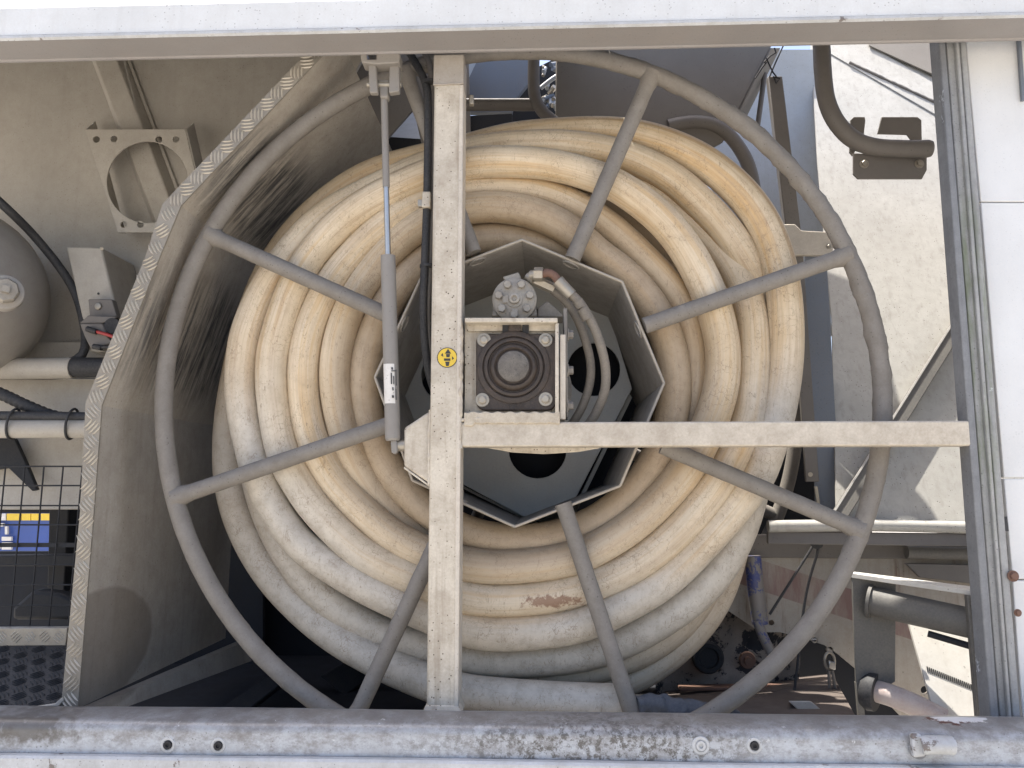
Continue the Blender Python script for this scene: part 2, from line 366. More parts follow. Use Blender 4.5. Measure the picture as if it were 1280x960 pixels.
def hose_mat():
    m, nt, bs = newmat('hose_rubber'); p = pos(nt)
    uv = nt.nodes.new('ShaderNodeUVMap'); uvv = uv.outputs[0]
    at = nt.nodes.new('ShaderNodeAttribute'); at.attribute_name = 'tone'
    sx = nt.nodes.new('ShaderNodeSeparateColor'); L(nt, at.outputs['Color'], sx.inputs[0])
    brown, grey = sx.outputs[0], sx.outputs[1]
    big = noisen(nt, p, 7, 5, 0.6); mid = noisen(nt, p, 45, 8, 0.75); fine = noisen(nt, p, 420, 4, 0.8)
    # lengthwise streaks (u runs along the hose, v round it)
    stv = mapping(nt, uvv, (2.2, 16, 1)); st = noisen(nt, stv, 1.0, 7, 0.7, 0.3)
    st2 = noisen(nt, mapping(nt, uvv, (5, 50, 1), (3, 2, 0)), 1.0, 6, 0.75, 0.2)
    c = mix(nt, ramp(nt, big, 0.3, 0.7), (0.53, 0.415, 0.265), (0.68, 0.575, 0.42))
    oc = noisen(nt, mapping(nt, uvv, (1.4, 6, 1), (7, 1, 0)), 1.0, 5, 0.65, 0.2)
    c = mix(nt, mth(nt, 'MULTIPLY', ramp(nt, oc, 0.50, 0.66), 0.7), c, (0.52, 0.32, 0.115))
    c = mix(nt, mth(nt, 'MULTIPLY', ramp(nt, st, 0.50, 0.70), 0.6), c, (0.33, 0.21, 0.115))
    c = mix(nt, mth(nt, 'MULTIPLY', ramp(nt, st2, 0.52, 0.70), 0.5), c, (0.30, 0.20, 0.12))
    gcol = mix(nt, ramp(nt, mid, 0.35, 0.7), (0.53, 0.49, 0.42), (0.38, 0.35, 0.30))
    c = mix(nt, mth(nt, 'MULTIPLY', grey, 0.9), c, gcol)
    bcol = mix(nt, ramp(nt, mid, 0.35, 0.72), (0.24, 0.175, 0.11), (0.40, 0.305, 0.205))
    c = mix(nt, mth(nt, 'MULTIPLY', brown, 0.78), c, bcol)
    dirt = ramp(nt, mid, 0.50, 0.78)
    c = mix(nt, mth(nt, 'MULTIPLY', dirt, 0.35), c, (0.28, 0.21, 0.145))
    # short hairline cracks and scratches at every angle
    hs = None
    for k, (rot, off, lo) in enumerate(((0.5, 0, 0.0), (-0.7, 9, 0.0), (1.35, 5, 0.0))):
        v = mapping(nt, p, (110, 110, 22), (off, off, off), (0, R(90)*rot, rot*0.6))
        n = noisen(nt, v, 1.0, 2, 0.5, 0.8)
        lines = mth(nt, 'LESS_THAN', mth(nt, 'ABSOLUTE', mth(nt, 'SUBTRACT', n, 0.5)), 0.008)
        gate = ramp(nt, noisen(nt, mapping(nt, p, (1, 1, 1), (off, 0, off)), 40, 3, 0.6), 0.54, 0.60)
        l2 = mth(nt, 'MULTIPLY', lines, gate); hs = l2 if hs is None else mth(nt, 'MAXIMUM', hs, l2)
    c = mix(nt, mth(nt, 'MULTIPLY', hs, 0.45), c, (0.16, 0.11, 0.07))
    nd = nt.nodes.new('ShaderNodeTexNoise'); nd.inputs['Scale'].default_value = 60; nd.inputs['Detail'].default_value = 3; L(nt, p, nd.inputs['Vector'])
    va = nt.nodes.new('ShaderNodeVectorMath'); va.operation = 'MULTIPLY_ADD'; L(nt, nd.outputs['Color'], va.inputs[0]); va.inputs[1].default_value = (0.02, 0.02, 0.02); L(nt, p, va.inputs[2])
    vc = nt.nodes.new('ShaderNodeTexVoronoi'); vc.feature = 'DISTANCE_TO_EDGE'; vc.inputs['Scale'].default_value = 75; L(nt, va.outputs[0], vc.inputs['Vector'])
    ck = ramp(nt, vc.outputs['Distance'], 0.010, 0.035, (1,1,1,1), (0,0,0,1))
    ck = mth(nt, 'MULTIPLY', ck, ramp(nt, noisen(nt, p, 16, 5, 0.7), 0.46, 0.60))
    c = mix(nt, mth(nt, 'MULTIPLY', ck, 0.5), c, (0.20, 0.135, 0.085)); hs = mth(nt, 'MAXIMUM', hs, mth(nt, 'MULTIPLY', ck, 0.7))
    v = nt.nodes.new('ShaderNodeTexVoronoi'); v.inputs['Scale'].default_value = 220; L(nt, p, v.inputs['Vector'])
    sp = mth(nt, 'MULTIPLY', mth(nt, 'LESS_THAN', v.outputs['Distance'], 0.16), mth(nt, 'GREATER_THAN', v.outputs['Color'], 0.7))
    c = mix(nt, mth(nt, 'MULTIPLY', sp, 0.45), c, (0.2, 0.14, 0.09))
    rb = blob(nt, p, P(690, 752, 0.19), 0.050, 1.6, 110, 0.4, (0.9, 1, 4.2), (0, R(-8), 0))
    c = mix(nt, mth(nt, 'MULTIPLY', rb, 0.8), c, (0.20, 0.10, 0.06))
    L(nt, c, bs.inputs['Base Color'])
    L(nt, mth(nt, 'ADD', 0.42, mth(nt, 'MULTIPLY', mid, 0.25)), bs.inputs['Roughness'])
    h = mth(nt, 'ADD', mth(nt, 'MULTIPLY', mid, 0.5), mth(nt, 'MULTIPLY', fine, 0.25))
    h = mth(nt, 'SUBTRACT', mth(nt, 'ADD', h, mth(nt, 'MULTIPLY', st2, 0.35)), mth(nt, 'MULTIPLY', hs, 0.5))
    bump(nt, bs, h, 0.35, 0.0018)
    return m
M['hose'] = hose_mat()
for k in ('dark_bay', 'dark_metal', 'rubber', 'guard', 'hopper', 'wall_beige', 'drum_grey', 'reel_grey'):
    M[k].node_tree.nodes['Principled BSDF'].inputs['Specular IOR Level'].default_value = 0.15 if k in ('dark_bay', 'dark_metal', 'guard') else 0.3

# ------------------------------------------------------------------ ground and surroundings
g = MB().add([(-400, -400, -1.35), (400, -400, -1.35), (400, 400, -1.35), (-400, 400, -1.35)], [(0, 1, 2, 3)]).build('ground', M['concrete'], kind='structure')

# ------------------------------------------------------------------ truck frame
Z = lambda x, y, Y: P(x, y, Y).z
X = lambda x, y, Y: P(x, y, Y).x
frame = thing('truck_frame', 'pale painted steel truck frame of beams and posts around the hose reel bay', 'truck frame', (0, 0.08, -0.45))
zb = Z(640, 37, 0.0); zt = Z(300, 1, 0.0)
def wobble_box(name, x0, x1, prof, mat, parent, n=40, bevel=0.0):     # long profile with a slightly uneven run
    mb = MB(); v = []; m = len(prof)
    for i in range(n+1):
        x = x0 + (x1-x0)*i/n
        for (y, z) in prof:
            d = 0.0012*noise.noise(Vector((x*3, y*9, z*9)))
            v.append((x, y + d, z + d))
    f = [tuple(range(m))] + [tuple(range(n*m + m - 1, n*m - 1, -1))]
    for i in range(n):
        for k in range(m): f.append((i*m+k, i*m+(k+1) % m, (i+1)*m+(k+1) % m, (i+1)*m+k))
    return mb.add(v, f).build(name, mat, parent, bevel=bevel)
lip = 0.0095
wobble_box('beam', -1.3, 1.45, [(0.000, zb+lip+0.001), (0.000, zt-0.004), (0.005, zt), (0.060, zt), (0.060, zb+lip+0.001)], M['beam_white'], frame)
wobble_box('beam_edge', -1.3, 1.45, [(-0.004, zb+0.003), (-0.004, zb+lip-0.002), (-0.001, zb+lip), (0.003, zb+lip), (0.003, zb+0.002), (0.0, zb)], M['beam_lip'], frame)
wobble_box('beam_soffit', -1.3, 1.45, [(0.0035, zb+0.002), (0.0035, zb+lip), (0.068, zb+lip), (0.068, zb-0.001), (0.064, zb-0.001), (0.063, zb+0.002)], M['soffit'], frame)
# lower beam: rolled channel with a rounded shoulder
zl = Z(640, 911, -0.02); zr = Z(640, 889, 0.085)
fz = Z(640, 949, -0.02)
prof = [(0.088, zr), (0.030, zl+0.010)]
for k in range(7):
    a = R(90 + 90*k/6 * 1.0); prof.append((-0.004 + 0.016*math.cos(a), zl - 0.012 + 0.016*math.sin(a)))
prof += [(-0.020, fz+0.004), (-0.020, fz), (0.088, fz)]
wobble_box('beam', -1.3, 1.45, prof, M['beam_low'], frame)
wobble_box('beam_flange', -1.3, 1.45, [(-0.034, fz-0.004), (-0.031, fz-0.0005), (0.05, fz-0.0005), (0.05, fz-0.10), (-0.034, fz-0.10)], M['beam_lip'], frame)
for (bx, by, r) in ((210, 931, 5.2), (273, 932, 5.2), (876, 932, 6), (943, 932, 5.2)):
    c = P(bx, by, -0.020)
    MB().lathe(c, (0, -1, 0), [(0, r*1.75*mpp(0)), (0.0012, r*1.6*mpp(0)), (0.0012, r*1.15*mpp(0)), (-0.001, r*1.1*mpp(0))], 24).build('rivet', M['beam_lip'], frame)
    MB().lathe(c, (0, -1, 0), [(0, r*mpp(0)), (0.0032, r*0.9*mpp(0)), (0.0032, r*0.45*mpp(0)), (0.001, r*0.4*mpp(0))], 24).build('rivet_core', M['beam_lip'] if bx == 876 else M['dark_metal'], frame)
# hinge knuckle on the lower beam
hg = MB().cyl(P(1147, 938, -0.028), P(1150, 932, 0.0), 0.012, n=20); hg.build('hinge_boss', M['stile_edge'], frame)
mb, _ = tube_mb([P(1152, 932, -0.035), P(1160, 931, -0.037), P(1175, 931, -0.037), P(1190, 932, -0.035)], 0.0125, 20); mb.build('hinge_pin', M['beam_lip'], frame)
MB().pp([(1140, 918), (1152, 918), (1158, 946), (1143, 948)], -0.034, 0.012).build('hinge_plate', M['beam_lip'], frame, bevel=0.003)
# centre post (vertical in the world), crossbar
px0 = X(545, 300, 0.08); px1 = X(579, 300, 0.08)
pz0 = Z(556, 891, 0.08); pz1 = zb + 0.004
px0 = (X(543, 75, .08) + X(533, 885, .08))/2; px1 = (X(580, 75, .08) + X(571, 885, .08))/2
MB().box(px0, px1, 0.08, 0.128, pz0, pz1).build('post', M['frame_cream'], frame, bevel=0.004)
MB().prism([(px0-0.006, 0.076, pz0+0.0), (px1+0.008, 0.076, pz0), (px1+0.001, 0.079, pz0+0.012), (px0-0.001, 0.079, pz0+0.012)], (0, 0.05, 0)).build('weld_bead', M['frame_cream'], frame, bevel=0.002)
bz1 = Z(800, 527, 0.08); bz0 = Z(800, 558, 0.08); bx1 = X(1219, 540, 0.08)
MB().box(px1+0.0005, bx1, 0.0815, 0.125, bz0, bz1).build('crossbar', M['bar_cream'], frame, bevel=0.003)
# weld beads
def weld(name, a, b, r, mat, parent, seed=0):
    a = Vector(a); b = Vector(b); n = max(6, int((b-a).length/0.004)); path = [a + (b-a)*i/n for i in range(n+1)]
    path = [p + Vector((noise.noise(p*90), noise.noise(p*90+Vector((9,0,0))), noise.noise(p*90+Vector((0,7,0)))))*r*0.5 for p in path]
    mb, _ = tube_mb(path, lambda i, u: r*(0.8+0.12*math.sin(i*1.9)+0.5*noise.noise(path[i]*120)), 10); return mb.build(name, mat, parent)
weld('weld_bead', (px1+0.001, 0.080, bz0-0.004), (px1+0.001, 0.080, bz1+0.16), 0.0035, M['frame_cream'], frame)
weld('weld_bead', (px1, 0.082, bz1+0.004), (X(700, 520, .08), 0.082, bz1+0.006), 0.0045, M['bar_cream'], frame)
weld('weld_bead', (px0-0.001, 0.085, Z(540, 605, .08)), (px0-0.001, 0.085, Z(540, 512, .08)), 0.003, M['frame_cream'], frame)
MB().box(px0-0.0015, px1+0.0015, 0.0775, 0.13, Z(560, 106, .08), pz1-0.001).build('post_sleeve', M['post_top'], frame, bevel=0.002)
MB().box(px1-0.0065, px1+0.0012, 0.0785, 0.129, pz0+0.01, Z(560, 106.5, .08)).build('post_corner_strip', M['edge_cream'], frame, bevel=0.0015)
weld('weld_bead', (px0-0.001, 0.0785, Z(560, 106, .08)), (px1+0.001, 0.0785, Z(560, 105, .08)), 0.0022, M['post_top'], frame)
rr_w = []
for i in range(71):
    x_ = 580 + 120*i/70; rr_w.append((x_, 515.0 + 0.8*math.sin(i*.7)))
for i in range(70, -1, -1):
    x_ = 580 + 120*i/70; rr_w.append((x_, 529.5 + 1.8*noise.noise(Vector((i*.33, 2, 0))) + (3 if i < 8 else 0)))
MB().pp(rr_w, 0.0775, 0.03).build('carrier_seat', M['weld'], frame, bevel=0.0025)
MB().pp([(598, 553), (760, 553), (748, 560.5), (722, 565), (680, 567.5), (640, 565.5), (612, 560.5)], 0.133, 0.006).build('curved_lip', M['frame_cream'], frame, bevel=0.001)
# bracket that carries the gas strut
MB().pp([(505, 535), (538, 513), (538, 605), (530, 600), (505, 583)], 0.090, 0.045).build('strut_bracket', M['frame_cream'], frame, bevel=0.004)
MB().prism([P(505, 583, 0.0905), P(537, 606, 0.0905), P(537, 606, 0.135), P(505, 583, 0.135)], (0, 0, -0.004)).build('bracket_flange', M['frame_cream'], frame, bevel=0.001)
MB().cyl(P(508, 557, 0.105), P(494, 557, 0.105), 0.010, n=20).build('bracket_pin', M['zinc'], frame)
# bearing carrier: bent plate pocket
plateY('carrier_plate', [(581, 398), (696, 398), (696, 524), (581, 524)], [circ(642, 458, 30, 32)], 0.108, 0.006, M['frame_cream'], frame, 0.001)
MB().pp([(581, 397), (697, 397), (697, 403), (581, 403)], 0.072, 0.036).build('carrier_flange', M['frame_cream'], frame, bevel=0.0015)
MB().pp([(581, 403.5), (697, 403.5), (694, 414), (584, 414)], 0.098, 0.010).build('carrier_lip', M['frame_cream'], frame, bevel=0.0015)
MB().pp([(628, 403), (636, 403), (636, 417), (628, 417)], 0.093, 0.006).build('carrier_clip', M['dark_metal'], frame)
MB().pp([(653, 403), (661, 403), (661, 417), (653, 417)], 0.093, 0.006).build('carrier_clip', M['dark_metal'], frame)
MB().pp([(694, 404), (698.5, 404), (698.5, 524), (694, 524)], 0.078, 0.04).build('carrier_side', M['frame_cream'], frame, bevel=0.001)
MB().pp([(700, 418), (707, 418), (707, 524), (700, 524)], 0.088, 0.05).build('carrier_side', M['edge_cream'], frame, bevel=0.001)
MB().pp([(704, 385), (709, 385), (710, 522), (708, 522)], 0.100, 0.05).build('carrier_shim', M['reel_grey'], frame, bevel=0.001)
for yy in (418, 463, 507):
    bolt('carrier_bolt', P(709.5, yy, 0.11), (1, 0, 0), 0.0075, 0.009, M['reel_grey'], frame)
# corner post at the right: two flanges and a recessed web
def vstrip(name, xt, xb_, Y, th, mat, parent, bevel=0.002, y0=40, y1=905):
    xs = [(X(a, y0, Y) + 0) for a in xt]; xe = [X(a, y1, Y) for a in xb_]
    z1 = Z(xt[0], y0, Y); z0 = Z(xb_[0], y1, Y)
    return MB().prism([(xs[0], Y, z1), (xs[1], Y, z1), (xe[1], Y, z0), (xe[0], Y, z0)], (0, th, 0)).build(name, mat, parent, bevel=bevel)
vstrip('corner_post_flange', (1173, 1181), (1239, 1250), 0.081, 0.035, M['stile_edge'], frame)
vstrip('corner_post_web', (1181.5, 1193), (1250.5, 1261), 0.092, 0.03, M['stile'], frame)
vstrip('corner_post_web', (1193.5, 1198.5), (1261.5, 1266), 0.084, 0.03, M['stile'], frame)
vstrip('corner_post_web', (1199, 1207), (1266.5, 1277), 0.090, 0.03, M['stile'], frame)
for (ya, yb) in ((692, 736), (646, 664)):
    MB().pp([(1255, ya), (1259, ya), (1261, yb), (1257, yb)], 0.0905, 0.004).build('post_slot', M['rubber'], frame)
bolt('post_bolt', P(1266, 720, 0.088), (0, -1, 0), 0.006, 0.006, M['rust'], frame)
bolt('post_bolt', P(1272, 766, 0.088), (0, -1, 0), 0.004, 0.004, M['rust'], frame)

# outer white cladding to the right of the corner post
cl = thing('cladding_panel', 'white body cladding panels at the right of the corner post', 'panel', P(1270, 890, 0.11))
def cpanel(pts, Y, th=0.01): return MB().pp(pts, Y, th).build('panel', M['white_panel'], cl, bevel=0.0015)
cpanel([(1206, 40), (1400, 30), (1400, 252), (1226, 252)], 0.112)
cpanel([(1226, 253.2), (1400, 253.2), (1400, 597), (1255, 597)], 0.112)
cpanel([(1255, 598.5), (1400, 598.5), (1400, 724), (1266, 724)], 0.110)
cpanel([(1266, 725.5), (1400, 725.5), (1400, 905), (1279, 905)], 0.110)
MB().pp([(1272, 40), (1276, 40), (1282, 125), (1278, 125)], 0.104, 0.006).build('trim_strip', M['steel_blue'], cl)

# ------------------------------------------------------------------ hose reel
reel = thing('hose_reel', 'grey steel hose reel with round rim, eight spokes and octagonal drum', 'hose reel', P(648, 475, 0.35))
YR = 0.158
cc = P(648, 475, YR); cr0 = cc + Vector((-0.003, 0, -0.015)); RR = 0.637; rt = 0.0158
def crust(p, i):
    a = math.atan2(p.z-cc.z, p.x-cc.x)
    k = 0.3 + 1.0*max(0, math.cos(a-0.55))**2
    n = noise.noise(p*70)*0.5 + noise.noise(p*170)*0.35
    return k*0.0022*n + (0.002*k*max(0, n-0.12)*2)
path = [cr0 + Vector((math.cos(t), 0, math.sin(t)))*RR for t in [2*math.pi*i/420 for i in range(420)]]
mb, _ = tube_mb(path, rt, 28, True, rough=crust); mb.build('rim', M['reel_grey'], reel, smooth=80)
ymr = 0.65; RB = 0.637
cb = Vector((cc.x, ymr, cc.z))
path = [cb + Vector((math.cos(t), 0, math.sin(t)))*RB for t in [2*math.pi*i/300 for i in range(300)]]
mb, _ = tube_mb(path, rt, 20, True); mb.build('back_rim', M['reel_grey'], reel, smooth=80)
RD = 0.259; tilt = R(-1.5); DD = 0.42
oct_ = [(math.cos(tilt + R(45*k)), math.sin(tilt + R(45*k))) for k in range(8)]
for k in range(8):
    (ax, az), (bx, bz) = oct_[k], oct_[(k+1) % 8]
    v = []
    for r in (RD, RD-0.0045):
        for (qx, qz) in ((ax, az), (bx, bz)):
            for y in (YR+0.004, YR+DD): v.append((cc.x + qx*r, y, cc.z + qz*r))
    MB().add(v, [(0,1,3,2),(4,6,7,5),(0,4,5,1),(2,3,7,6),(0,2,6,4),(1,5,7,3)]).build('drum_side', M['drum_grey'], reel, bevel=0.0008)
# bright worn front edge of the drum
for k in range(8):
    (ax, az), (bx, bz) = oct_[k], oct_[(k+1) % 8]
    a = Vector((cc.x+ax*(RD-0.002), YR+0.001, cc.z+az*(RD-0.002))); b = Vector((cc.x+bx*(RD-0.002), YR+0.001, cc.z+bz*(RD-0.002)))
    MB().cyl(a, b, 0.0026, n=10).build('drum_edge', M['drum_rim'], reel)
# spokes, each between its own weld on the drum and on the rim
SP = [((812, 405), (1050, 322)), ((718, 318), (812, 100)), ((590, 310), (530, 150)), ((476, 390), (265, 295)),
      ((480, 533), (225, 620)), ((564, 640), (452, 880)), ((706, 636), (786, 880)), ((834, 560), (1062, 657))]
for k, (pa, pb) in enumerate(SP):
    A_ = P(*pa, YR); B_ = P(*pb, YR); d = (B_-A_).normalized()
    # run on to the rim circle
    oc_ = A_ - cr0; bq = oc_.dot(d); Lr = -bq + math.sqrt(bq*bq - (oc_.length_squared - RR*RR))
    A_ = A_ - d*0.010; Lr += 0.010
    n = 26; pth = [A_ + d*(Lr*i/n) for i in range(n+1)]
    fl = lambda i, u, n=n: 0.0145 + (0.006*max(0, (i-n+2)/2) if i > n-2 else 0)
    mb, _ = tube_mb(pth, fl, 22, rough=lambda p, i: 0.0006*noise.noise(p*60)); sp = mb.build('spoke', M['reel_grey'], reel, smooth=60)
    rd_ = (A_ - cc).normalized(); dirk = Vector((math.cos(R(21.3+45*k)), 0, math.sin(R(21.3+45*k)))); e = A_ + dirk*(0.2338 - (A_-cc).dot(dirk)); t = Vector((-dirk.z, 0, dirk.x))
    loop = [e + t*(0.0155*math.cos(q)) + Vector((0, 1, 0))*(0.0155*math.sin(q)) + Vector((0, 0.017, 0)) for q in [2*math.pi*i/28 for i in range(28)]]
    mb, _ = tube_mb(loop, 0.0018, 8, True); mb.build('weld_ring', M['drum_grey'], reel)
    a = R(21.3+45*k); d = Vector((math.cos(a), 0, math.sin(a)))
    MB().cyl(cb + d*0.2, cb + d*(RB), 0.0145, n=14).build('back_spoke', M['reel_grey'], reel)
# inner plate with round cut-outs
YP = 0.46
cp = Vector((cc.x, YP, cc.z))
def loc_px(L_): return [((P(a, b, YP)-cp).x, (P(a, b, YP)-cp).z) for a, b in L_]
outer = [(700, 660), (655, 646), (572, 602), (520, 560), (500, 500), (545, 395), (600, 350), (700, 345), (762, 395), (790, 486), (752, 560)]
holes = [circ(672, 562, 36, 32), circ(742, 462, 33, 32), circ(560, 470, 33, 32), circ(655, 400, 22, 32)]
plate('inner_plate', loc_px(outer), [loc_px(h) for h in holes], cp, (1,0,0), (0,0,1), 0.006, M['galv'], reel, 0.001)
MB().cyl((cc.x, 0.13, cc.z), (cc.x, 0.58, cc.z), 0.035, n=32).build('axle', M['reel_grey'], reel)
MB().lathe((cc.x, 0.30, cc.z), (0,1,0), [(0, 0.09), (0.01, 0.10), (0.012, 0.10)], 40).build('axle_flange', M['drum_grey'], reel)
MB().prism([(cc.x+q[0]*RD*0.985, 0.575, cc.z+q[1]*RD*0.985) for q in oct_], (0, 0.004, 0)).build('drum_back', M['dark_bay'], reel)
for (a, b) in (((560, 598), (700, 668)), ((787, 492), (715, 640))):
    MB().prism([P(*a, 0.49), P(*b, 0.49), P(b[0]+3, b[1]+5, 0.49), P(a[0]+3, a[1]+5, 0.49)], (0, 0.03, 0)).build('stiffener', M['galv'], reel)

# ------------------------------------------------------------------ bearing and motor
bear = thing('flange_bearing', 'dark greasy square flange bearing with four bolts in the middle of the reel', 'bearing', P(642, 513, 0.1))
rr_ = []
x0, x1, y0, y1, q = 595, 695, 417, 513, 11
for (cx, cy, a0) in ((x1-q, y1-q, 0), (x0+q, y1-q, 90), (x0+q, y0+q, 180), (x1-q, y0+q, 270)):
    for k in range(6):
        a = R(a0 + 18*k); rr_.append((cx + q*math.cos(a), cy + q*math.sin(a)))
MB().pp(rr_, 0.092, 0.012).build('flange', M['bearing'], bear, bevel=0.002)
cbx = P(642, 459, 0.092); u_ = mpp(0.092)
MB().lathe(cbx, (0, -1, 0), [(-0.003, 47*u_), (0.002, 46*u_), (0.003, 44*u_), (0.003, 39.5*u_), (-0.002, 38*u_)], 56).build('housing_ring', M['bearing'], bear)
MB().lathe(cbx, (0, -1, 0), [(0.0005, 38*u_), (0.004, 37*u_), (0.005, 35*u_), (0.0045, 33*u_), (0.0, 32*u_)], 56).build('seal_ring', M['bearing'], bear)
MB().lathe(cbx, (0, -1, 0), [(0.000, 30.5*u_), (0.006, 29*u_), (0.009, 27*u_), (0.010, 24.5*u_), (0.006, 21.5*u_)], 56).build('inner_ring', M['bearing'], bear)
MB().lathe(cbx, (0, -1, 0), [(0.0, 20*u_), (0.011, 19.5*u_), (0.012, 18.5*u_), (0.0122, 8*u_)], 48).build('shaft_end', M['bearing_core'], bear)
for (bx, by) in ((605, 425), (682, 425), (603, 500), (682, 499)):
    c = P(bx, by, 0.092)
    m = MB().lathe(c, (0, -1, 0), [(0, 9*u_), (0.002, 8.5*u_)], 24).lathe(c+Vector((0,-0.002,0)), (0,-1,0), [(0, 5.6*u_), (0.004, 5.4*u_), (0.006, 3.6*u_)], 10)
    m.build('bolt', M['zinc'], bear)
# cast numerals on the housing
def text_obj(body, size, loc, mat, parent, name, rotz=0.0, ext=0.0006, bold=0):
    cu = bpy.data.curves.new(name, 'FONT'); cu.body = body; cu.size = size; cu.extrude = ext; cu.align_x = 'CENTER'; cu.align_y = 'CENTER'; cu.offset = bold
    tmp = bpy.data.objects.new('tmp', cu); C.objects.link(tmp)
    dg = bpy.context.evaluated_depsgraph_get(); me = bpy.data.meshes.new_from_object(tmp.evaluated_get(dg)); bpy.data.objects.remove(tmp)
    me.transform(Matrix.Rotation(rotz, 4, 'Y') @ Matrix.Rotation(R(90), 4, 'X'))
    me.materials.clear(); me.materials.append(mat)
    o = bpy.data.objects.new(name, me); C.objects.link(o); o.parent = parent; o.location = Vector(loc) - world_loc(parent); return o
text_obj('F 212', 0.0125, P(645, 507, 0.0912), M['bearing'], bear, 'cast_number')

mot = thing('hydraulic_motor', 'round grey hydraulic motor with seven bolt heads above the bearing', 'motor', P(643, 395, 0.14))
cm = P(643, 374, 0.125); um = mpp(0.125)
MB().lathe(cm, (0, 1, 0), [(0, 25*um), (0.003, 28.5*um), (0.055, 28.5*um), (0.057, 27*um), (0.09, 26*um)], 48).build('body', M['motor'], mot)
MB().pp([(617, 374), (669, 374), (672, 396), (614, 396)], 0.140, 0.06).build('foot', M['motor'], mot, bevel=0.003)
for k in range(7):
    a = R(64 + 360*k/7)
    bolt('bolt', cm + Vector((math.cos(a), 0, math.sin(a)))*20.5*um, (0, -1, 0), 0.0075, 0.008, M['motor'], mot, washer=False)
MB().lathe(cm, (0, -1, 0), [(-0.001, 11*um), (0.002, 10.5*um), (0.002, 7*um), (0.008, 6.5*um), (0.009, 4*um), (0.005, 2*um)], 24).build('centre_plug', M['motor'], mot)
MB().pp([(627, 370), (636, 368), (636, 378), (628, 379)], 0.122, 0.004).build('cast_rib', M['motor'], mot, bevel=0.001)
MB().pp([(640, 386), (647, 386), (649, 396), (638, 396)], 0.120, 0.02).build('cast_rib', M['motor'], mot, bevel=0.001)
MB().pp([(637, 399), (650, 399), (652, 414), (635, 414)], 0.090, 0.012).build('clamp_nut', M['bearing'], mot, bevel=0.002)
MB().pp([(672, 385), (684, 376), (698, 388), (705, 396), (672, 396)], 0.17, 0.06).build('mount_plate', M['drum_grey'], mot, bevel=0.002)
MB().pp([(628, 346), (648, 340), (652, 348), (632, 352)], 0.135, 0.03).build('port_block', M['motor'], mot, bevel=0.002)
# two hydraulic hoses with crimped fittings
h1 = thing('hydraulic_hose', 'outer of two hydraulic hoses curving from the motor fitting behind the crossbar', 'hydraulic hose', P(755, 480, 0.15))
tube('hose', pt([(712, 366, .118), (726, 380, .12), (742, 408, .125), (752, 436, .13), (757, 462, .135), (756, 488, .14), (748, 510, .15), (736, 530, .16), (715, 548, .18)]), 0.0083, M['hyd_hose'], h1, n=16)
MB().cyl(P(697, 351, .115), P(714, 369, .118), 0.0115, 0.011, n=18).build('crimp_sleeve', M['zinc'], h1)
MB().cyl(P(722, 376, .119), P(727, 384, .1205), 0.0098, n=16).build('guard_coil', M['hyd_hose'], h1)
MB().cyl(P(728, 386, .1208), P(735, 399, .123), 0.0102, n=16).build('guard_coil', M['hyd_hose'], h1)
mb, _ = tube_mb(catmull(pt([(676, 343, .115), (684, 341, .114), (692, 344, .114), (699, 353, .115)]), .005), 0.0075, 14); mb.build('elbow_fitting', M['rust'], h1)
MB().cyl(P(664, 344, .125), P(676, 343, .115), 0.009, n=16).build('adapter', M['zinc'], h1)
MB().cyl(P(668, 343, .116), P(679, 343, .114), 0.0125, n=6).build('swivel_nut', M['zinc'], h1, smooth=25)
h2 = thing('hydraulic_hose', 'inner of two hydraulic hoses, running close beside the bearing carrier', 'hydraulic hose', P(735, 470, 0.17))
tube('hose', pt([(690, 362, .140), (703, 372, .145), (718, 392, .15), (730, 420, .155), (738, 452, .16), (737, 480, .165), (728, 508, .17), (715, 530, .18), (700, 548, .2)]), 0.0078, M['hyd_hose'], h2, n=16)
MB().cyl(P(668, 350, .130), P(692, 361, .138), 0.010, n=6).build('crimp_sleeve', M['zinc'], h2, smooth=25)
MB().cyl(P(660, 346, .14), P(669, 351, .13), 0.0085, n=14).build('adapter', M['zinc'], h2)

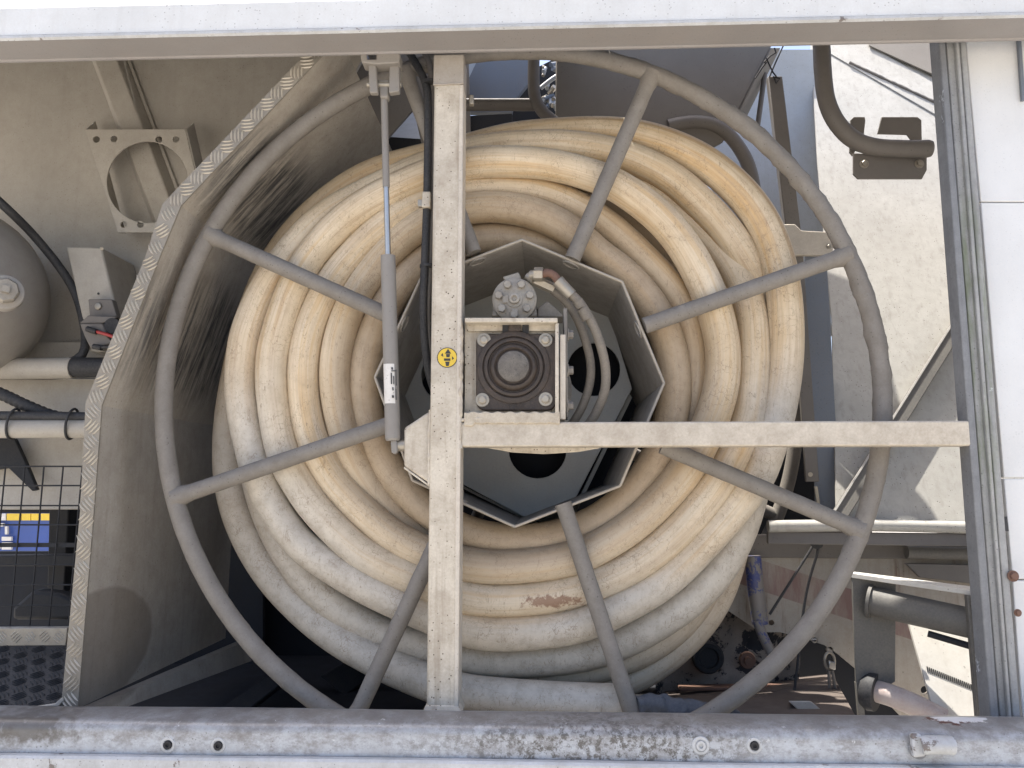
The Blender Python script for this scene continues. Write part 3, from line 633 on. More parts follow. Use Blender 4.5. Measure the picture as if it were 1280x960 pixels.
# ------------------------------------------------------------------ the big wound hose
W1 = [(777,879,.20),(720,877,.205),(644,872,.215),(577,865,.225),(510,843,.24),(438,807,.26),(383,766,.28),(339,720,.29),(310,673,.30),(292,625,.31),(285,575,.315),(287,525,.32),(296,470,.32),(312,400,.325),(345,325,.33),(395,264,.33),(460,220,.325),(530,198,.31),
 (580,187,.30),(640,172,.30),(700,166,.295),(760,165,.29),(815,174,.272),(873,198,.258),(920,234,.247),(954,278,.24),(974,331,.235),(982,392,.23),(981,458,.23),(970,525,.23),(959,560,.23),(941,604,.23),(886,671,.23),(831,725,.23),(773,760,.225),(717,783,.222),(630,791,.22),(577,784,.22),(478,743,.22),(425,714,.22),(377,682,.22),(348,644,.22),(327,604,.22),(314,560,.22),(304,515,.22),(301,477,.22),(304,440,.22),(309,414,.222),(327,370,.228),(353,328,.235),(400,276,.25),(455,243,.262),(538,206,.268),
 (590,190,.262),(640,183,.255),(700,182,.25),(740,186,.25),(780,194,.25),(820,211,.250),(850,231,.250),(898,278,.252),(928,319,.258),(945,352,.275),(955,392,.29),(960,440,.30),(957,500,.305),(950,560,.305),(938,620,.295),(917,680,.28),(875,737,.275),(802,789,.27),(729,817,.27),(630,826,.27),(577,820,.27),(478,791,.27),(415,754,.27),(371,708,.272),(338,650,.28),(320,590,.29),(314,520,.295),(318,440,.30),(340,370,.30),(380,312,.30),(430,268,.30),(490,236,.30),(560,218,.30),(640,214,.30),(720,219,.295),(790,236,.285),
 (832,254,.285),(865,279,.282),(901,315,.278),(925,353,.265),(937,387,.25),(941,438,.235),(939,487,.235),(934,525,.23),(920,560,.227),(897,601,.222),(868,640,.22),(837,673,.22),(787,710,.22),(729,734,.22),(680,746,.22),(630,750,.22),(577,745,.215),(478,705,.215),(440,681,.212),(395,636,.21),(372,602,.21),(357,576,.21),(346,535,.21),(339,477,.21),(341,440,.21),(348,414,.21),(363,368,.21),(388,321,.21),(426,279,.21),(461,253,.21),(502,232,.21),(540,216,.208),
 (580,205,.205),(614,202,.205),(660,203,.205),(700,208,.205),(752,223,.205),(776,235,.205),(805,255,.205),(836,283,.205),(862,318,.205),(881,355,.205),(893,385,.205),(904,438,.205),(901,487,.205),(889,525,.207),(872,562,.21),(847,601,.21),(796,653,.21),(738,689,.21),(700,701,.21),(630,709,.21),(577,704,.212),(530,690,.215),(487,667,.218),(444,629,.22),(412,592,.222),(393,555,.222),(383,520,.222),(379,477,.222),(381,440,.222),(388,408,.222),(402,376,.222),(422,342,.222),(455,305,.222),(481,282,.222),(510,263,.225),(545,246,.23),
 (580,238,.24),(630,236,.248),(677,241,.25),(720,258,.25),(764,286,.25),(805,325,.25),(838,360,.25),(857,392,.25),(866,429,.25),(868,470,.25),(862,517,.255),(842,570,.265),(800,622,.275),(745,661,.28),(690,680,.285),(630,686,.285),(560,680,.28),(508,655,.262),(468,612,.245),(445,575,.232),(428,530,.226),(419,477,.224),(423,430,.222),(436,388,.222),(455,354,.222),(484,316,.222),(513,290,.22),(545,271,.22),
 (580,261,.22),(618,258,.22),(650,262,.22),(685,273,.22),(723,296,.22),(764,334,.22),(800,378,.22),(822,412,.222),(833,445,.224),(838,487,.226),(833,525,.23),(825,560,.235),(806,596,.237),(758,637,.235),(715,657,.235),(644,665,.235),(577,655,.235),(516,620,.235),(479,573,.235),(460,520,.235),(456,477,.235),(460,440,.235),(475,398,.237),(500,356,.24),(540,319,.25),(590,300,.255),(640,298,.26),(700,315,.27),(760,352,.29)]
RH = 0.0302
hose = thing('delivery_hose', 'thick cream rubber hose wound in many turns on the grey reel', 'hose', P(640, 890, 0.25))
full = []
cps = pt(W1)
spl = catmull(cps, 0.010)
# smooth twice so hand-measured points do not kink the rubber
for _ in range(5):
    spl = [spl[0]] + [(spl[i-1] + spl[i]*2 + spl[i+1])/4 for i in range(1, len(spl)-1)] + [spl[-1]]
def octr(a):
    q = (a - tilt) % R(45) - R(22.5); return RD*math.cos(R(22.5))/math.cos(q)
for i, p in enumerate(spl):                      # rubber cannot sink into the drum sheet
    dx, dz = p.x-cc.x, p.z-cc.z; r = math.hypot(dx, dz); lim = 0.2865
    if r < lim: spl[i] = Vector((cc.x + dx*lim/r, p.y, cc.z + dz*lim/r))
for _ in range(2):
    spl = [spl[0]] + [(spl[i-1] + spl[i]*2 + spl[i+1])/4 for i in range(1, len(spl)-1)] + [spl[-1]]
hc = P(648, 475, 0.22)
def paint_tone(o, fn):
    me = o.data; ca = me.color_attributes.new('tone', 'FLOAT_COLOR', 'POINT'); off = world_loc(o)
    for i, v in enumerate(me.vertices): ca.data[i].color = (*fn(v.co + off), 1)
def sm(a, b, x): t = max(0, min(1, (x-a)/(b-a))); return t*t*(3-2*t)
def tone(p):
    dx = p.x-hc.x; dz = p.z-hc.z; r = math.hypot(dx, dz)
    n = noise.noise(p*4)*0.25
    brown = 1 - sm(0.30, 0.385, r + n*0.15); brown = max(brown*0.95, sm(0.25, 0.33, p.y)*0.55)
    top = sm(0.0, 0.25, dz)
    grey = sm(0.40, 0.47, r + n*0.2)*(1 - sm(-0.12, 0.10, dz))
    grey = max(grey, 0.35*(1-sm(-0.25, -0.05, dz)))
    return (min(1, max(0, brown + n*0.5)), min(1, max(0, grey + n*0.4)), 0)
u = 0.0; tot = len(spl)
# cut into turns where the run passes behind the centre post (top)
cuts = [0]
xs = (px0 + px1)/2
for i in range(1, tot-1):
    if spl[i-1].x < xs <= spl[i].x and spl[i].z > cc.z: cuts.append(i)
cuts.append(tot-1)
acc = [0.0]
for i in range(1, tot): acc.append(acc[-1] + (spl[i]-spl[i-1]).length)
for a, b in zip(cuts[:-1], cuts[1:]):
    seg = spl[max(0, a-1):b+2]
    nb = []
    mb, _ = tube_mb(seg, lambda i, u, seg=seg: RH*(1 + 0.012*math.sin(u*9) + 0.010*math.sin(u*23+1) + 0.08*sm(0.15, 0.42, seg[i].x-cc.x) + 0.05*sm(0.25, 0.42, cc.z-seg[i].z)), 32, False, u0=acc[a], up0=(0, -1, 0), cap=(a == 0))
    o = mb.build('hose_turn', M['hose'], hose, smooth=80); paint_tone(o, tone)
J = [[(930,500,.36),(932,560,.355),(928,620,.35),(915,690,.345),(898,742,.34),(872,783,.335),(831,822,.33),(787,848,.33),(735,864,.33),(680,872,.335),(620,872,.34),(560,858,.35),(500,830,.36),(440,785,.37)],
     [(915,500,.34),(915,580,.34),(905,660,.33),(885,725,.315),(858,770,.31),(815,806,.305),(758,830,.305),(700,842,.305),(640,846,.31),(570,838,.32),(500,812,.335)]]
for L_ in J:
    sp2 = catmull(pt(L_), 0.010)
    for _ in range(4): sp2 = [sp2[0]] + [(sp2[i-1]+sp2[i]*2+sp2[i+1])/4 for i in range(1, len(sp2)-1)] + [sp2[-1]]
    mb, _ = tube_mb(sp2, RH, 28, u0=random.random()*5); o = mb.build('hose_turn', M['hose'], hose, smooth=80); paint_tone(o, lambda p: (0.35, 0.5, 0))
# full hidden turns behind so the bundle has depth
for rr, yy in ((0.43, 0.38), (0.37, 0.40), (0.31, 0.38), (0.43, 0.46), (0.36, 0.46), (0.30, 0.45)):
    c0 = Vector((cc.x, yy, cc.z - 0.01))
    pth = [c0 + Vector((math.cos(t)*rr, 0.012*math.sin(3*t), math.sin(t)*rr)) for t in [2*math.pi*i/160 for i in range(160)]]
    mb, _ = tube_mb(pth, RH, 24, True, u0=rr*7); o = mb.build('hose_turn', M['hose'], hose, smooth=80); paint_tone(o, lambda p: (0.6, 0.3, 0))

# crumpled fabric sleeve at the hose end
sl = []
def crump(p, i): return 0.006*noise.noise(p*55) + 0.004*noise.noise(p*120)
tag(tube('fabric_sleeve', pt([(795, 884, .16), (815, 882, .17), (845, 886, .18), (885, 892, .19), (930, 905, .2)]), 0.018, M['sleeve'], None, step=.004, n=30, rough=crump), 'crumpled blue grey fabric sleeve lying behind the lower beam', 'sleeve')

# ------------------------------------------------------------------ gas strut and cable
gs = thing('gas_strut', 'slim upright grey gas strut left of the centre post', 'gas strut', P(492, 565, 0.098))
MB().cyl(P(485, 320, .098), P(491, 548, .098), 0.0130, n=28).build('cylinder', M['strut_grey'], gs)
MB().lathe(P(491, 548, .098), (P(491, 552, .098)-P(491, 548, .098)), [(0, 0.0130), (0.004, 0.011)], 24).build('end_cap', M['strut_grey'], gs)
MB().cyl(P(482.8, 232, .098), P(485, 321, .098), 0.0050, n=20).build('rod', M['chrome'], gs)
MB().cyl(P(480, 112, .098), P(482.8, 234, .098), 0.0062, n=20).build('rod_sleeve', M['strut_grey'], gs)
MB().pp([(488, 550), (496, 550), (497, 564), (494, 568), (489, 566)], 0.092, 0.014).build('end_fitting', M['strut_grey'], gs, bevel=0.002)
lb = [P(484.5, 456, .0838), P(497, 456, .0838), P(498.5, 505, .0838), P(486, 505, .0838)]
# label wrapped round the cylinder
axis0 = P(488.7, 456, .098); axis1 = P(490, 505, .098); lab = MB(); v = []; f = []
for j in range(2):
    c = axis0 if j == 0 else axis1
    for k in range(9):
        a = R(-150 + 95*k/8 + 0); v.append(c + Vector((math.cos(a), math.sin(a), 0))*0.01335)
f = [(k, k+1, k+10, k+9) for k in range(8)]
lab.add(v, f).build('sticker', M['label_white'], gs)
for (x_, y_, w_, h_) in ((490, 459, 2, 3), (491.5, 463, 5, 1.2), (489, 466, 1.5, 14), (492, 470, 1.2, 10), (495, 462, 1, 20), (491, 484, 1.6, 4), (491, 494, 2.6, 3.2), (495, 486, 1, 14)):
    MB().pp([(x_-w_/2, y_), (x_+w_/2, y_), (x_+w_/2+.3, y_+h_), (x_-w_/2+.3, y_+h_)], 0.0837, 0.0006).build('printed_mark', M['ink'], gs)
# hanging clevis under the upper beam
cv = thing('strut_clevis', 'small grey steel clevis bracket hung under the upper beam', 'bracket', P(475, 65, 0.08))
MB().pp([(449, 61), (457, 61), (459, 74), (470, 74), (471, 61), (485, 62), (500, 66), (499, 78), (472, 80), (452, 78)], 0.066, 0.03).build('crosspiece', M['strut_grey'], cv, bevel=0.002)
MB().pp([(460, 80), (470, 80), (472, 116), (462, 116)], 0.074, 0.012).build('arm', M['strut_grey'], cv, bevel=0.002)
MB().pp([(487, 64), (499, 64), (499, 114), (486, 116)], 0.078, 0.014).build('arm', M['strut_grey'], cv, bevel=0.002)
MB().pp([(472, 99), (487, 99), (485, 122), (475, 122)], 0.088, 0.02).build('rod_eye', M['strut_grey'], cv, bevel=0.003)
MB().cyl(P(459, 106, .09), P(502, 106, .09), 0.005, n=14).build('pin', M['zinc'], cv)

cb_ = thing('cable_bundle', 'black cables clipped down the left side of the centre post', 'cable', P(533, 300, 0.12))
tube('cable', pt([(505, 55, .15), (520, 80, .14), (532, 105, .13), (535, 140, .125), (534, 240, .125), (531, 330, .125), (529, 380, .13), (531, 430, .14), (540, 480, .16), (560, 520, .2)]), 0.0072, M['rubber'], cb_, n=14)
tube('cable', pt([(525, 55, .16), (538, 85, .14), (541, 140, .135), (540, 240, .135), (537, 330, .135), (534, 390, .14), (537, 440, .15), (548, 490, .18)]), 0.0060, M['pipe_grey'], cb_, n=14)
MB().pp([(528, 239), (538, 239), (538, 259), (527, 259)], 0.112, 0.02).build('clip', M['frame_cream'], cb_, bevel=0.002)
MB().pp([(522, 249), (528, 249), (528, 258), (522, 258)], 0.116, 0.01).build('clip_bolt', M['zinc'], cb_, bevel=0.001)
for (yy, xx) in ((102, 538), (331, 534)):
    MB().cyl(P(xx, yy, .129), P(xx, yy+3.5, .129), 0.0135, n=18).build('tie', M['rubber'], cb_)

# round sticker on the post
stk = thing('warning_sticker', 'small round yellow sticker with black symbols on the centre post', 'sticker', P(559, 447, 0.079))
c = P(559, 447, 0.0797)
MB().lathe(c, (0, -1, 0), [(-0.0002, 13*mpp(.08)), (0.0004, 13*mpp(.08))], 40).build('ring', M['ink'], stk)
MB().lathe(c, (0, -1, 0), [(0.0, 12*mpp(.08)), (0.0007, 12*mpp(.08))], 40).build('disc', M['yellow'], stk)
for poly in ([(556, 442), (560, 436), (564, 442)], [(557.5, 442.5), (562.5, 442.5), (562, 446.5), (558, 446.5)], [(555, 448), (563, 448), (563, 451), (555, 451)], [(556.5, 452), (562, 452), (561, 457.5), (557.5, 457.5)], [(551, 444), (553.5, 441), (554, 446)], [(565, 445), (567.5, 448), (565, 450)]):
    MB().pp(poly, 0.0787, 0.0004).build('symbol', M['ink'], stk)

# ------------------------------------------------------------------ reel guard with tread-plate edge (left)
gd = thing('reel_guard', 'bent sheet guard with a bright tread plate edge left of the reel', 'guard panel', P(90, 885, 0.4))
Yg = 0.093
inner = [(96, 886), (105, 760), (117, 640), (127, 507), (160, 415), (200, 320), (227, 257), (320, 160), (402, 70), (425, 45)]
outerp = [(76, 886), (87, 760), (100, 640), (107, 503), (142, 410), (182, 320), (203, 255), (300, 155), (380, 70), (403, 45)]
outerp = [(76, 886), (100, 640), (107, 503), (182, 320), (203, 255), (403, 45)]
inner = [(97, 886), (117, 640), (127, 507), (200, 320), (226, 257), (425, 45)]
MB().pp(outerp + inner[::-1], Yg, 0.004).build('tread_edge', M['tread_bright'], gd)
iw = [P(a, b, Yg+0.004) for a, b in inner]
for i in range(5):                               # each bent face of the sheet
    a, b = iw[i], iw[i+1]; D = 0.62
    nrm = Vector((-(b.z-a.z), 0, (b.x-a.x))).normalized()*0.004
    if i in (1,): pass
    v = [a, b, b+Vector((0, D, 0)), a+Vector((0, D, 0)), a+nrm, b+nrm, b+nrm+Vector((0, D, 0)), a+nrm+Vector((0, D, 0))]
    MB().add(v, [(0,1,2,3),(7,6,5,4),(0,4,5,1),(1,5,6,2),(2,6,7,3),(3,7,4,0)]).build('guard_sheet', M['guard'], gd)
# lower return flange
MB().prism([P(97, 886, .10), P(300, 800, .68), P(304, 826, .68), P(99, 900, .10)], (0.02, 0, 0)).build('guard_flange', M['guard'], gd)
# raised tread bars
def tread(a, b, c, d, parent, mat, pitch, ln, name='tread_pattern', Y_off=-0.0012, per=5, hgt=0.0016, thick=0.0013):
    """rows of short raised bars on the quad a-b (one long side) d-c (other), alternating direction"""
    a, b, c, d = map(Vector, (a, b, c, d)); L1 = (b-a).length; n = max(1, int(L1/pitch)); mbx = MB()
    nn = (b-a).cross(d-a).normalized()
    if nn.y > 0: nn = -nn
    if abs(nn.y) < 0.3 and nn.z < 0: nn = -nn
    e1 = (b-a).normalized(); wd = (d-a).length; rows = max(1, round(wd/pitch))
    e2 = ((d-a) - e1*(d-a).dot(e1)).normalized()
    for rI in range(rows):
        for i in range(n):
            s = (i+0.5)/n; t = (rI+0.5)/rows
            ctr = (a*(1-s)+b*s)*(1-t) + (d*(1-s)+c*s)*t
            flip = 1 if (i + rI) % 2 else -1
            dirv = (e1*0.72 + e2*0.70*flip).normalized(); per_ = dirv.cross(nn).normalized()
            for k in range(per):
                o = ctr + per_*((k-(per-1)/2)*ln/per*0.95) + dirv*random.uniform(-.0008, .0008)
                hl = ln*0.5*(1.0 - 0.16*abs(k-(per-1)/2))
                pts = []
                for q, wv in ((-1, 0.15), (-0.4, 1), (0.4, 1), (1, 0.15)):
                    bend = per_*(0.0012*flip*(1-q*q)); pts.append((o + dirv*hl*q + bend, wv))
                top = []; lo = []; hi = []
                for p_, wv in pts:
                    lo.append(p_ - per_*thick*wv); hi.append(p_ + per_*thick*wv); top.append(p_ + nn*hgt*(0.3+0.7*wv))
                v = lo + top + hi; f = []
                for q in range(3): f += [(q, q+1, 4+q+1, 4+q), (4+q, 4+q+1, 8+q+1, 8+q)]
                mbx.add(v, f)
    o = mbx.build(name, mat, parent, smooth=50, kind='stuff'); return o
ow = [P(a, b, Yg-0.0002) for a, b in outerp]; iw2 = [P(a, b, Yg-0.0002) for a, b in inner]
for i in range(5): tread(ow[i], ow[i+1], iw2[i+1], iw2[i], gd, M['tread_bar'], 0.025, 0.027, per=4, hgt=0.0024, thick=0.0016)

# ------------------------------------------------------------------ left compartment
lw = thing('compartment_wall', 'plain dusty beige sheet metal wall behind the tank and mounting plate', 'wall', P(100, 500, 0.62))
MB().pp([(-260, 34), (480, 30), (460, 60), (240, 480), (240, 500), (-260, 500)], 0.62, 0.01).build('sheet', M['wall_beige'], lw)
rib = MB(); Yw = 0.62
a0, a1 = P(113, 60, Yw-.035), P(214, 330, Yw-.035); b0, b1 = P(141, 60, Yw-.035), P(242, 330, Yw-.035)
c0, c1 = P(154, 60, Yw-.002), P(255, 330, Yw-.002); d0, d1 = P(109, 60, Yw-.002), P(210, 330, Yw-.002)
rib.add([a0, a1, b0, b1, c0, c1, d0, d1], [(0,1,3,2), (2,3,5,4), (0,6,7,1), (0,2,4,6), (1,7,5,3)]).build('stiffening_rib', M['part_beige'], lw, bevel=0.003)
MB().add([P(153, 60, Yw-.001), P(157, 60, Yw-.001), P(258, 330, Yw-.001), P(254, 330, Yw-.001), P(153, 60, Yw-.008), P(157, 60, Yw-.008), P(258, 330, Yw-.008), P(254, 330, Yw-.008)],
   [(0,1,2,3),(4,7,6,5),(0,4,5,1),(1,5,6,2),(2,6,7,3),(3,7,4,0)]).build('rib_flange', M['part_beige'], lw)
# lower compartment steps
MB().pp([(-260, 428), (240, 428), (240, 452), (-260, 452)], 0.58, 0.03).build('ledge', M['wall_beige'], lw)
MB().pp([(-260, 474), (240, 474), (240, 525), (-260, 525)], 0.50, 0.02).build('step_sheet', M['part_beige'], lw, bevel=0.002)
MB().pp([(-260, 545), (200, 545), (200, 637), (-260, 637)], 0.46, 0.02).build('skirt_sheet', M['part_beige'], lw, bevel=0.002)
MB().pp([(-100, 548), (18, 548), (34, 583), (46, 612), (40, 614), (10, 585), (-100, 600)], 0.42, 0.012).build('gusset', M['dark_metal'], lw, bevel=0.002)

mp = thing('mounting_plate', 'beige mounting plate with a large round cut-out on the compartment wall', 'plate', P(170, 290, 0.55))
Ym = 0.54
plateY('face', [(107, 162), (232, 162), (262, 290), (148, 291)], [circ(185, 228, 51, 40), circ(121, 174.5, 4.2, 14), circ(143, 174, 4.2, 14), circ(199, 174.5, 4.2, 14), circ(220.5, 174.5, 4.2, 14), circ(155, 281, 4.0, 14), circ(176, 281, 4.0, 14)], Ym, 0.004, M['part_beige'], mp, 0.0008)
MB().prism([P(107, 162, Ym), P(118, 152, .60), P(156, 292, .60), P(148, 291, Ym)], (0.003, 0.0, 0)).build('side_flange', M['part_beige'], mp)
MB().prism([P(232, 162, Ym), P(241, 154, .60), P(272, 292, .60), P(262, 290, Ym)], (0.003, 0.0, 0)).build('side_flange', M['part_beige'], mp)

jb = thing('junction_box', 'small beige folded steel box beside the black cable', 'box', P(110, 370, 0.5))
MB().pp([(82, 308), (127, 309), (158, 440), (112, 440)], 0.47, 0.145).build('shell', M['part_beige'], jb, bevel=0.004)
MB().cyl(P(127, 311, .469), P(127, 311, .474), 0.004, n=12).build('screw', M['zinc'], jb)
MB().lathe(P(123, 367, .469), (0,-1,0), [(0, 0.0028), (0.0005, 0.0028)], 12).build('screw', M['ink'], jb)
cn = thing('cable_connector', 'grey connector block with one red and one black wire below the junction box', 'connector', P(120, 430, 0.45))
MB().pp([(110, 374), (140, 374), (146, 396), (112, 396)], 0.44, 0.02).build('tab', M['pipe_grey'], cn, bevel=0.002)
MB().lathe(P(123, 383, .439), (0,-1,0), [(0, 0.008), (0.003, 0.007), (0.004, 0.003)], 16).build('screw', M['zinc'], cn)
MB().pp([(99, 404), (128, 404), (134, 420), (141, 428), (132, 431), (122, 436), (112, 434), (105, 420)], 0.415, 0.05).build('block', M['pipe_grey'], cn, bevel=0.003)
MB().pp([(99, 404), (110, 394), (146, 396), (128, 404)], 0.42, 0.04).build('block_top', M['pipe_grey'], cn, bevel=0.002)
MB().cyl(P(140, 407, .42), P(152, 412, .47), 0.017, n=24).build('socket', M['rubber'], cn)
tube('wire', pt([(119, 414, .408), (130, 417, .406), (142, 421, .408), (160, 425, .42)]), 0.0038, M['red'], cn, n=10)
MB().cyl(P(109, 411, .409), P(121, 415, .407), 0.0062, n=12).build('terminal', M['rubber'], cn)
tube('wire', pt([(119, 434, .408), (130, 434, .406), (145, 434, .41)]), 0.0035, M['rubber'], cn, n=10)
MB().cyl(P(117, 433, .409), P(127, 435, .407), 0.006, n=12).build('terminal', M['rubber'], cn)

tk = thing('air_tank', 'large rounded beige tank end with a hexagonal plug at left', 'tank', P(-60, 480, 0.4))
tc = P(-62, 368, 0.40); sx_ = 112*mpp(0.40); v = []; f = []; nu, nv = 48, 24
for i in range(nu):
    for j in range(nv+1):
        th = math.pi*j/nv; ph = 2*math.pi*i/nu
        v.append(tc + Vector((math.cos(th)*sx_, math.sin(th)*math.cos(ph)*0.20, math.sin(th)*math.sin(ph)*0.198)))
for i in range(nu):
    for j in range(nv): f.append((i*(nv+1)+j, ((i+1) % nu)*(nv+1)+j, ((i+1) % nu)*(nv+1)+j+1, i*(nv+1)+j+1))
MB().add(v, f).build('dome', M['tank'], tk, smooth=80)
pc = P(6, 366, 0.232); ax = Vector((0.60, -0.80, 0.0))
MB().lathe(pc - ax*0.02, ax, [(0, 0.034), (0.028, 0.034), (0.030, 0.032)], 32).build('boss', M['tank'], tk)
MB().lathe(pc + ax*0.010, ax, [(0, 0.024), (0.020, 0.024), (0.023, 0.021)], 8).build('plug', M['motor'], tk, smooth=30)
MB().lathe(pc + ax*0.033, ax, [(0, 0.009), (0.008, 0.009)], 4).build('plug_square', M['motor'], tk, smooth=20)

c1 = tag(tube('black_cable', pt([(-20, 235, .33), (10, 262, .36), (40, 292, .42), (70, 328, .46), (92, 362, .48), (103, 395, .48), (107, 425, .47), (103, 443, .46), (90, 452, .46)]), 0.0095, M['rubber'], None, n=16), 'single black cable arching down the beige wall past the tank', 'cable')
pp_ = thing('air_pipe', 'short beige pipe with black rubber coupling at the tread plate edge', 'pipe', P(60, 475, 0.45))
tube('pipe', pt([(-60, 461, .45), (20, 461, .45), (92, 460, .45)]), 0.0235, M['part_beige'], pp_, n=24)
tube('coupling', pt([(88, 459, .45), (120, 459, .45), (160, 459, .45)]), 0.0215, M['rubber'], pp_, n=24, rough=lambda p, i: 0.0008*noise.noise(p*80))
tag(tube('corrugated_conduit', pt([(-30, 480, .38), (5, 494, .38), (35, 508, .38), (70, 521, .385), (110, 525, .39)]), 0.0125, M['rubber'], None, n=16, step=.003, rough=lambda p, i: 0.0008*math.sin(i*1.5)), 'black corrugated conduit sloping down under the tank', 'conduit')
rl = thing('conduit_rail', 'level beige tube with black conduit strapped along its top', 'tube', P(50, 548, 0.36))
tube('tube', pt([(-60, 536, .36), (40, 536, .36), (125, 536, .36)]), 0.0195, M['part_beige'], rl, n=24)
tube('conduit', pt([(-60, 519, .355), (40, 520, .355), (125, 521, .355)]), 0.0095, M['rubber'], rl, n=14)
for xx in (17, 90):
    loop = [P(xx, 530, .357) + Vector((0.004*math.sin(q), math.cos(q)*0.0215, math.sin(q)*0.031)) for q in [2*math.pi*i/28 for i in range(28)]]
    mb, _ = tube_mb(loop, 0.0026, 8, True); mb.build('cable_tie', M['rubber'], rl)

gr = thing('mesh_grille', 'black welded wire mesh grille above the tread plate ledge', 'grille', P(50, 785, 0.33))
Yg2 = 0.33
for xt_, xb2 in ((-64, -86), (-40, -62), (-16, -37), (7, -13), (31, 12), (55, 37), (79, 61), (103, 85)):
    MB().cyl(P(xt_, 583, Yg2), P(xb2, 784, Yg2), 0.0016, n=8).build('wire', M['dark_metal'], gr)
for yy in (583, 607, 632, 656, 706, 731, 757, 783):
    MB().cyl(P(-80, yy, Yg2-.003), P(112, yy, Yg2-.003), 0.0016, n=8).build('wire', M['dark_metal'], gr)
MB().pp([(-80, 679), (112, 679), (112, 684), (-80, 684)], Yg2+.003, 0.012).build('flat_bar', M['dark_metal'], gr)
sl_ = thing('tread_ledge', 'bright tread plate ledge with black ribbed step below the wire mesh', 'ledge', P(40, 806, 0.30))
MB().pp([(-120, 786), (84, 785), (82, 807), (-120, 808)], 0.300, 0.02).build('face', M['zinc'], sl_, bevel=0.001)
tread(P(-60, 787, .2998), P(84, 786, .2998), P(82, 806, .2998), P(-60, 807, .2998), sl_, M['tread_bar'], 0.026, 0.022, per=4)
zf = Z(0, 808, .298)
fa, fb = P(-120, 885, .10), P(78, 885, .10)
top_l, top_r = P(-120, 808, .298), P(83, 808, .298)
MB().prism([fa, fb, top_r, top_l], (0, 0, -0.004)).build('step', M['rubber'], sl_)
e = Vector((0, 0, 0.0005))
tread(fa+e, fb+e, top_r+e, top_l+e, sl_, M['dark_metal'], 0.030, 0.026, per=4)
MB().pp([(40, 884), (68, 880), (77, 872), (79, 876), (70, 886), (40, 888)], 0.089, 0.008).build('seal_lip', M['part_beige'], sl_, bevel=0.001)
# dark under-chassis seen through the mesh, with the gap to the yard
ch = thing('chassis_shield', 'black chassis plate with a gap behind the wire mesh', 'chassis', P(60, 800, 0.9))
plateY('plate', [(-260, 560), (330, 560), (330, 900), (-260, 900)], [[(-60, 641), (66, 641), (66, 689), (-60, 689)]], 0.90, 0.02, M['dark_bay'], ch)
MB().pp([(-40, 695), (105, 693), (105, 708), (-40, 708)], 0.6, 0.04).build('rail', M['dark_metal'], ch, bevel=0.003)
MB().pp([(62, 600), (88, 600), (78, 770), (58, 770)], 0.7, 0.05).build('upright', M['dark_metal'], ch, bevel=0.003)
MB().pp([(15, 760), (40, 738), (75, 742), (98, 752), (98, 775), (15, 775)], 0.55, 0.05).build('casting', M['dark_metal'], ch, bevel=0.008)
yd = thing('parked_lorry', 'blue lorry with yellow band and white lettering glimpsed through the wire mesh', 'lorry', P(10, 700, 5.0))
MB().pp([(-500, 560), (400, 560), (400, 900), (-500, 900)], 5.0, 0.5).build('body', M['blue_clean'], yd)
for (a, b) in ((-30, 7), (8.5, 25.5), (27, 38), (39, 48), (51, 65)): MB().pp([(a, 642), (b, 642), (b, 650.5), (a, 650.5)], 4.96, 0.02).build('yellow_block', M['yellow'] if a > 0 else M['label_white'], yd)
for (a, b, c_, d) in ((-20, 654, 4, 658), (2, 671, 14, 676), (2, 678, 14, 687), (6, 658, 9, 668), (-20, 680, 0, 686)): MB().pp([(a, b), (c_, b), (c_, d), (a, d)], 4.96, 0.02).build('white_mark', M['label_white'], yd)

# ------------------------------------------------------------------ back of the bay
bw = thing('bay_back_wall', 'dark back wall and floor of the reel bay behind the hose', 'wall', P(400, 880, 1.0))
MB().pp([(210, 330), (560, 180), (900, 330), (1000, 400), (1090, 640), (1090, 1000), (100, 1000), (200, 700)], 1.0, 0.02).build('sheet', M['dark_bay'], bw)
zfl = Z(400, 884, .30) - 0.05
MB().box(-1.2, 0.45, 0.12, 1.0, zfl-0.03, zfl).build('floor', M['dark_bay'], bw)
MB().prism([P(265, 892, .35), P(337, 842, .45), P(357, 850, .45), P(300, 895, .35)], (0, 0.03, -0.01)).build('floor_brace', M['dark_metal'], bw, bevel=0.003)
MB().prism([P(400, 845, .6), P(520, 775, .75), P(530, 800, .75), P(430, 870, .6)], (0, 0.03, -0.01)).build('floor_brace', M['dark_metal'], bw, bevel=0.003)
MB().pp([(225, 868), (640, 864), (640, 880), (225, 884)], 0.7, 0.05).build('crossmember', M['dark_metal'], bw, bevel=0.003)
MB().pp([(288, 688), (315, 688), (315, 712), (288, 712)], 0.9, 0.02).build('patch_plate', M['dark_metal'], bw)

# added unseen sheet, sloped to keep the sun off the bay (open above the far right corner)
rf = thing('sun_blocker', 'added unseen sheet keeping the sun off the reel bay', 'sun blocker', (0, 0.5, 1.0))
sl0 = zb / 1.256
def blocker_z(Y): return (Y + 1.256) * (zb + 0.028) / 1.256 * 1.012
def blocker_part(x0, x1, y0, y1): MB().prism([(x0, y0, blocker_z(y0)), (x1, y0, blocker_z(y0)), (x1, y1, blocker_z(y1)), (x0, y1, blocker_z(y1))], (0, 0, 0.004)).build('sheet', M['hopper'], rf)
blocker_part(-1.9, 0.10, 0.062, 0.62); blocker_part(-1.9, -0.36, 0.622, 1.7); blocker_part(0.102, 1.45, 0.062, 0.44)

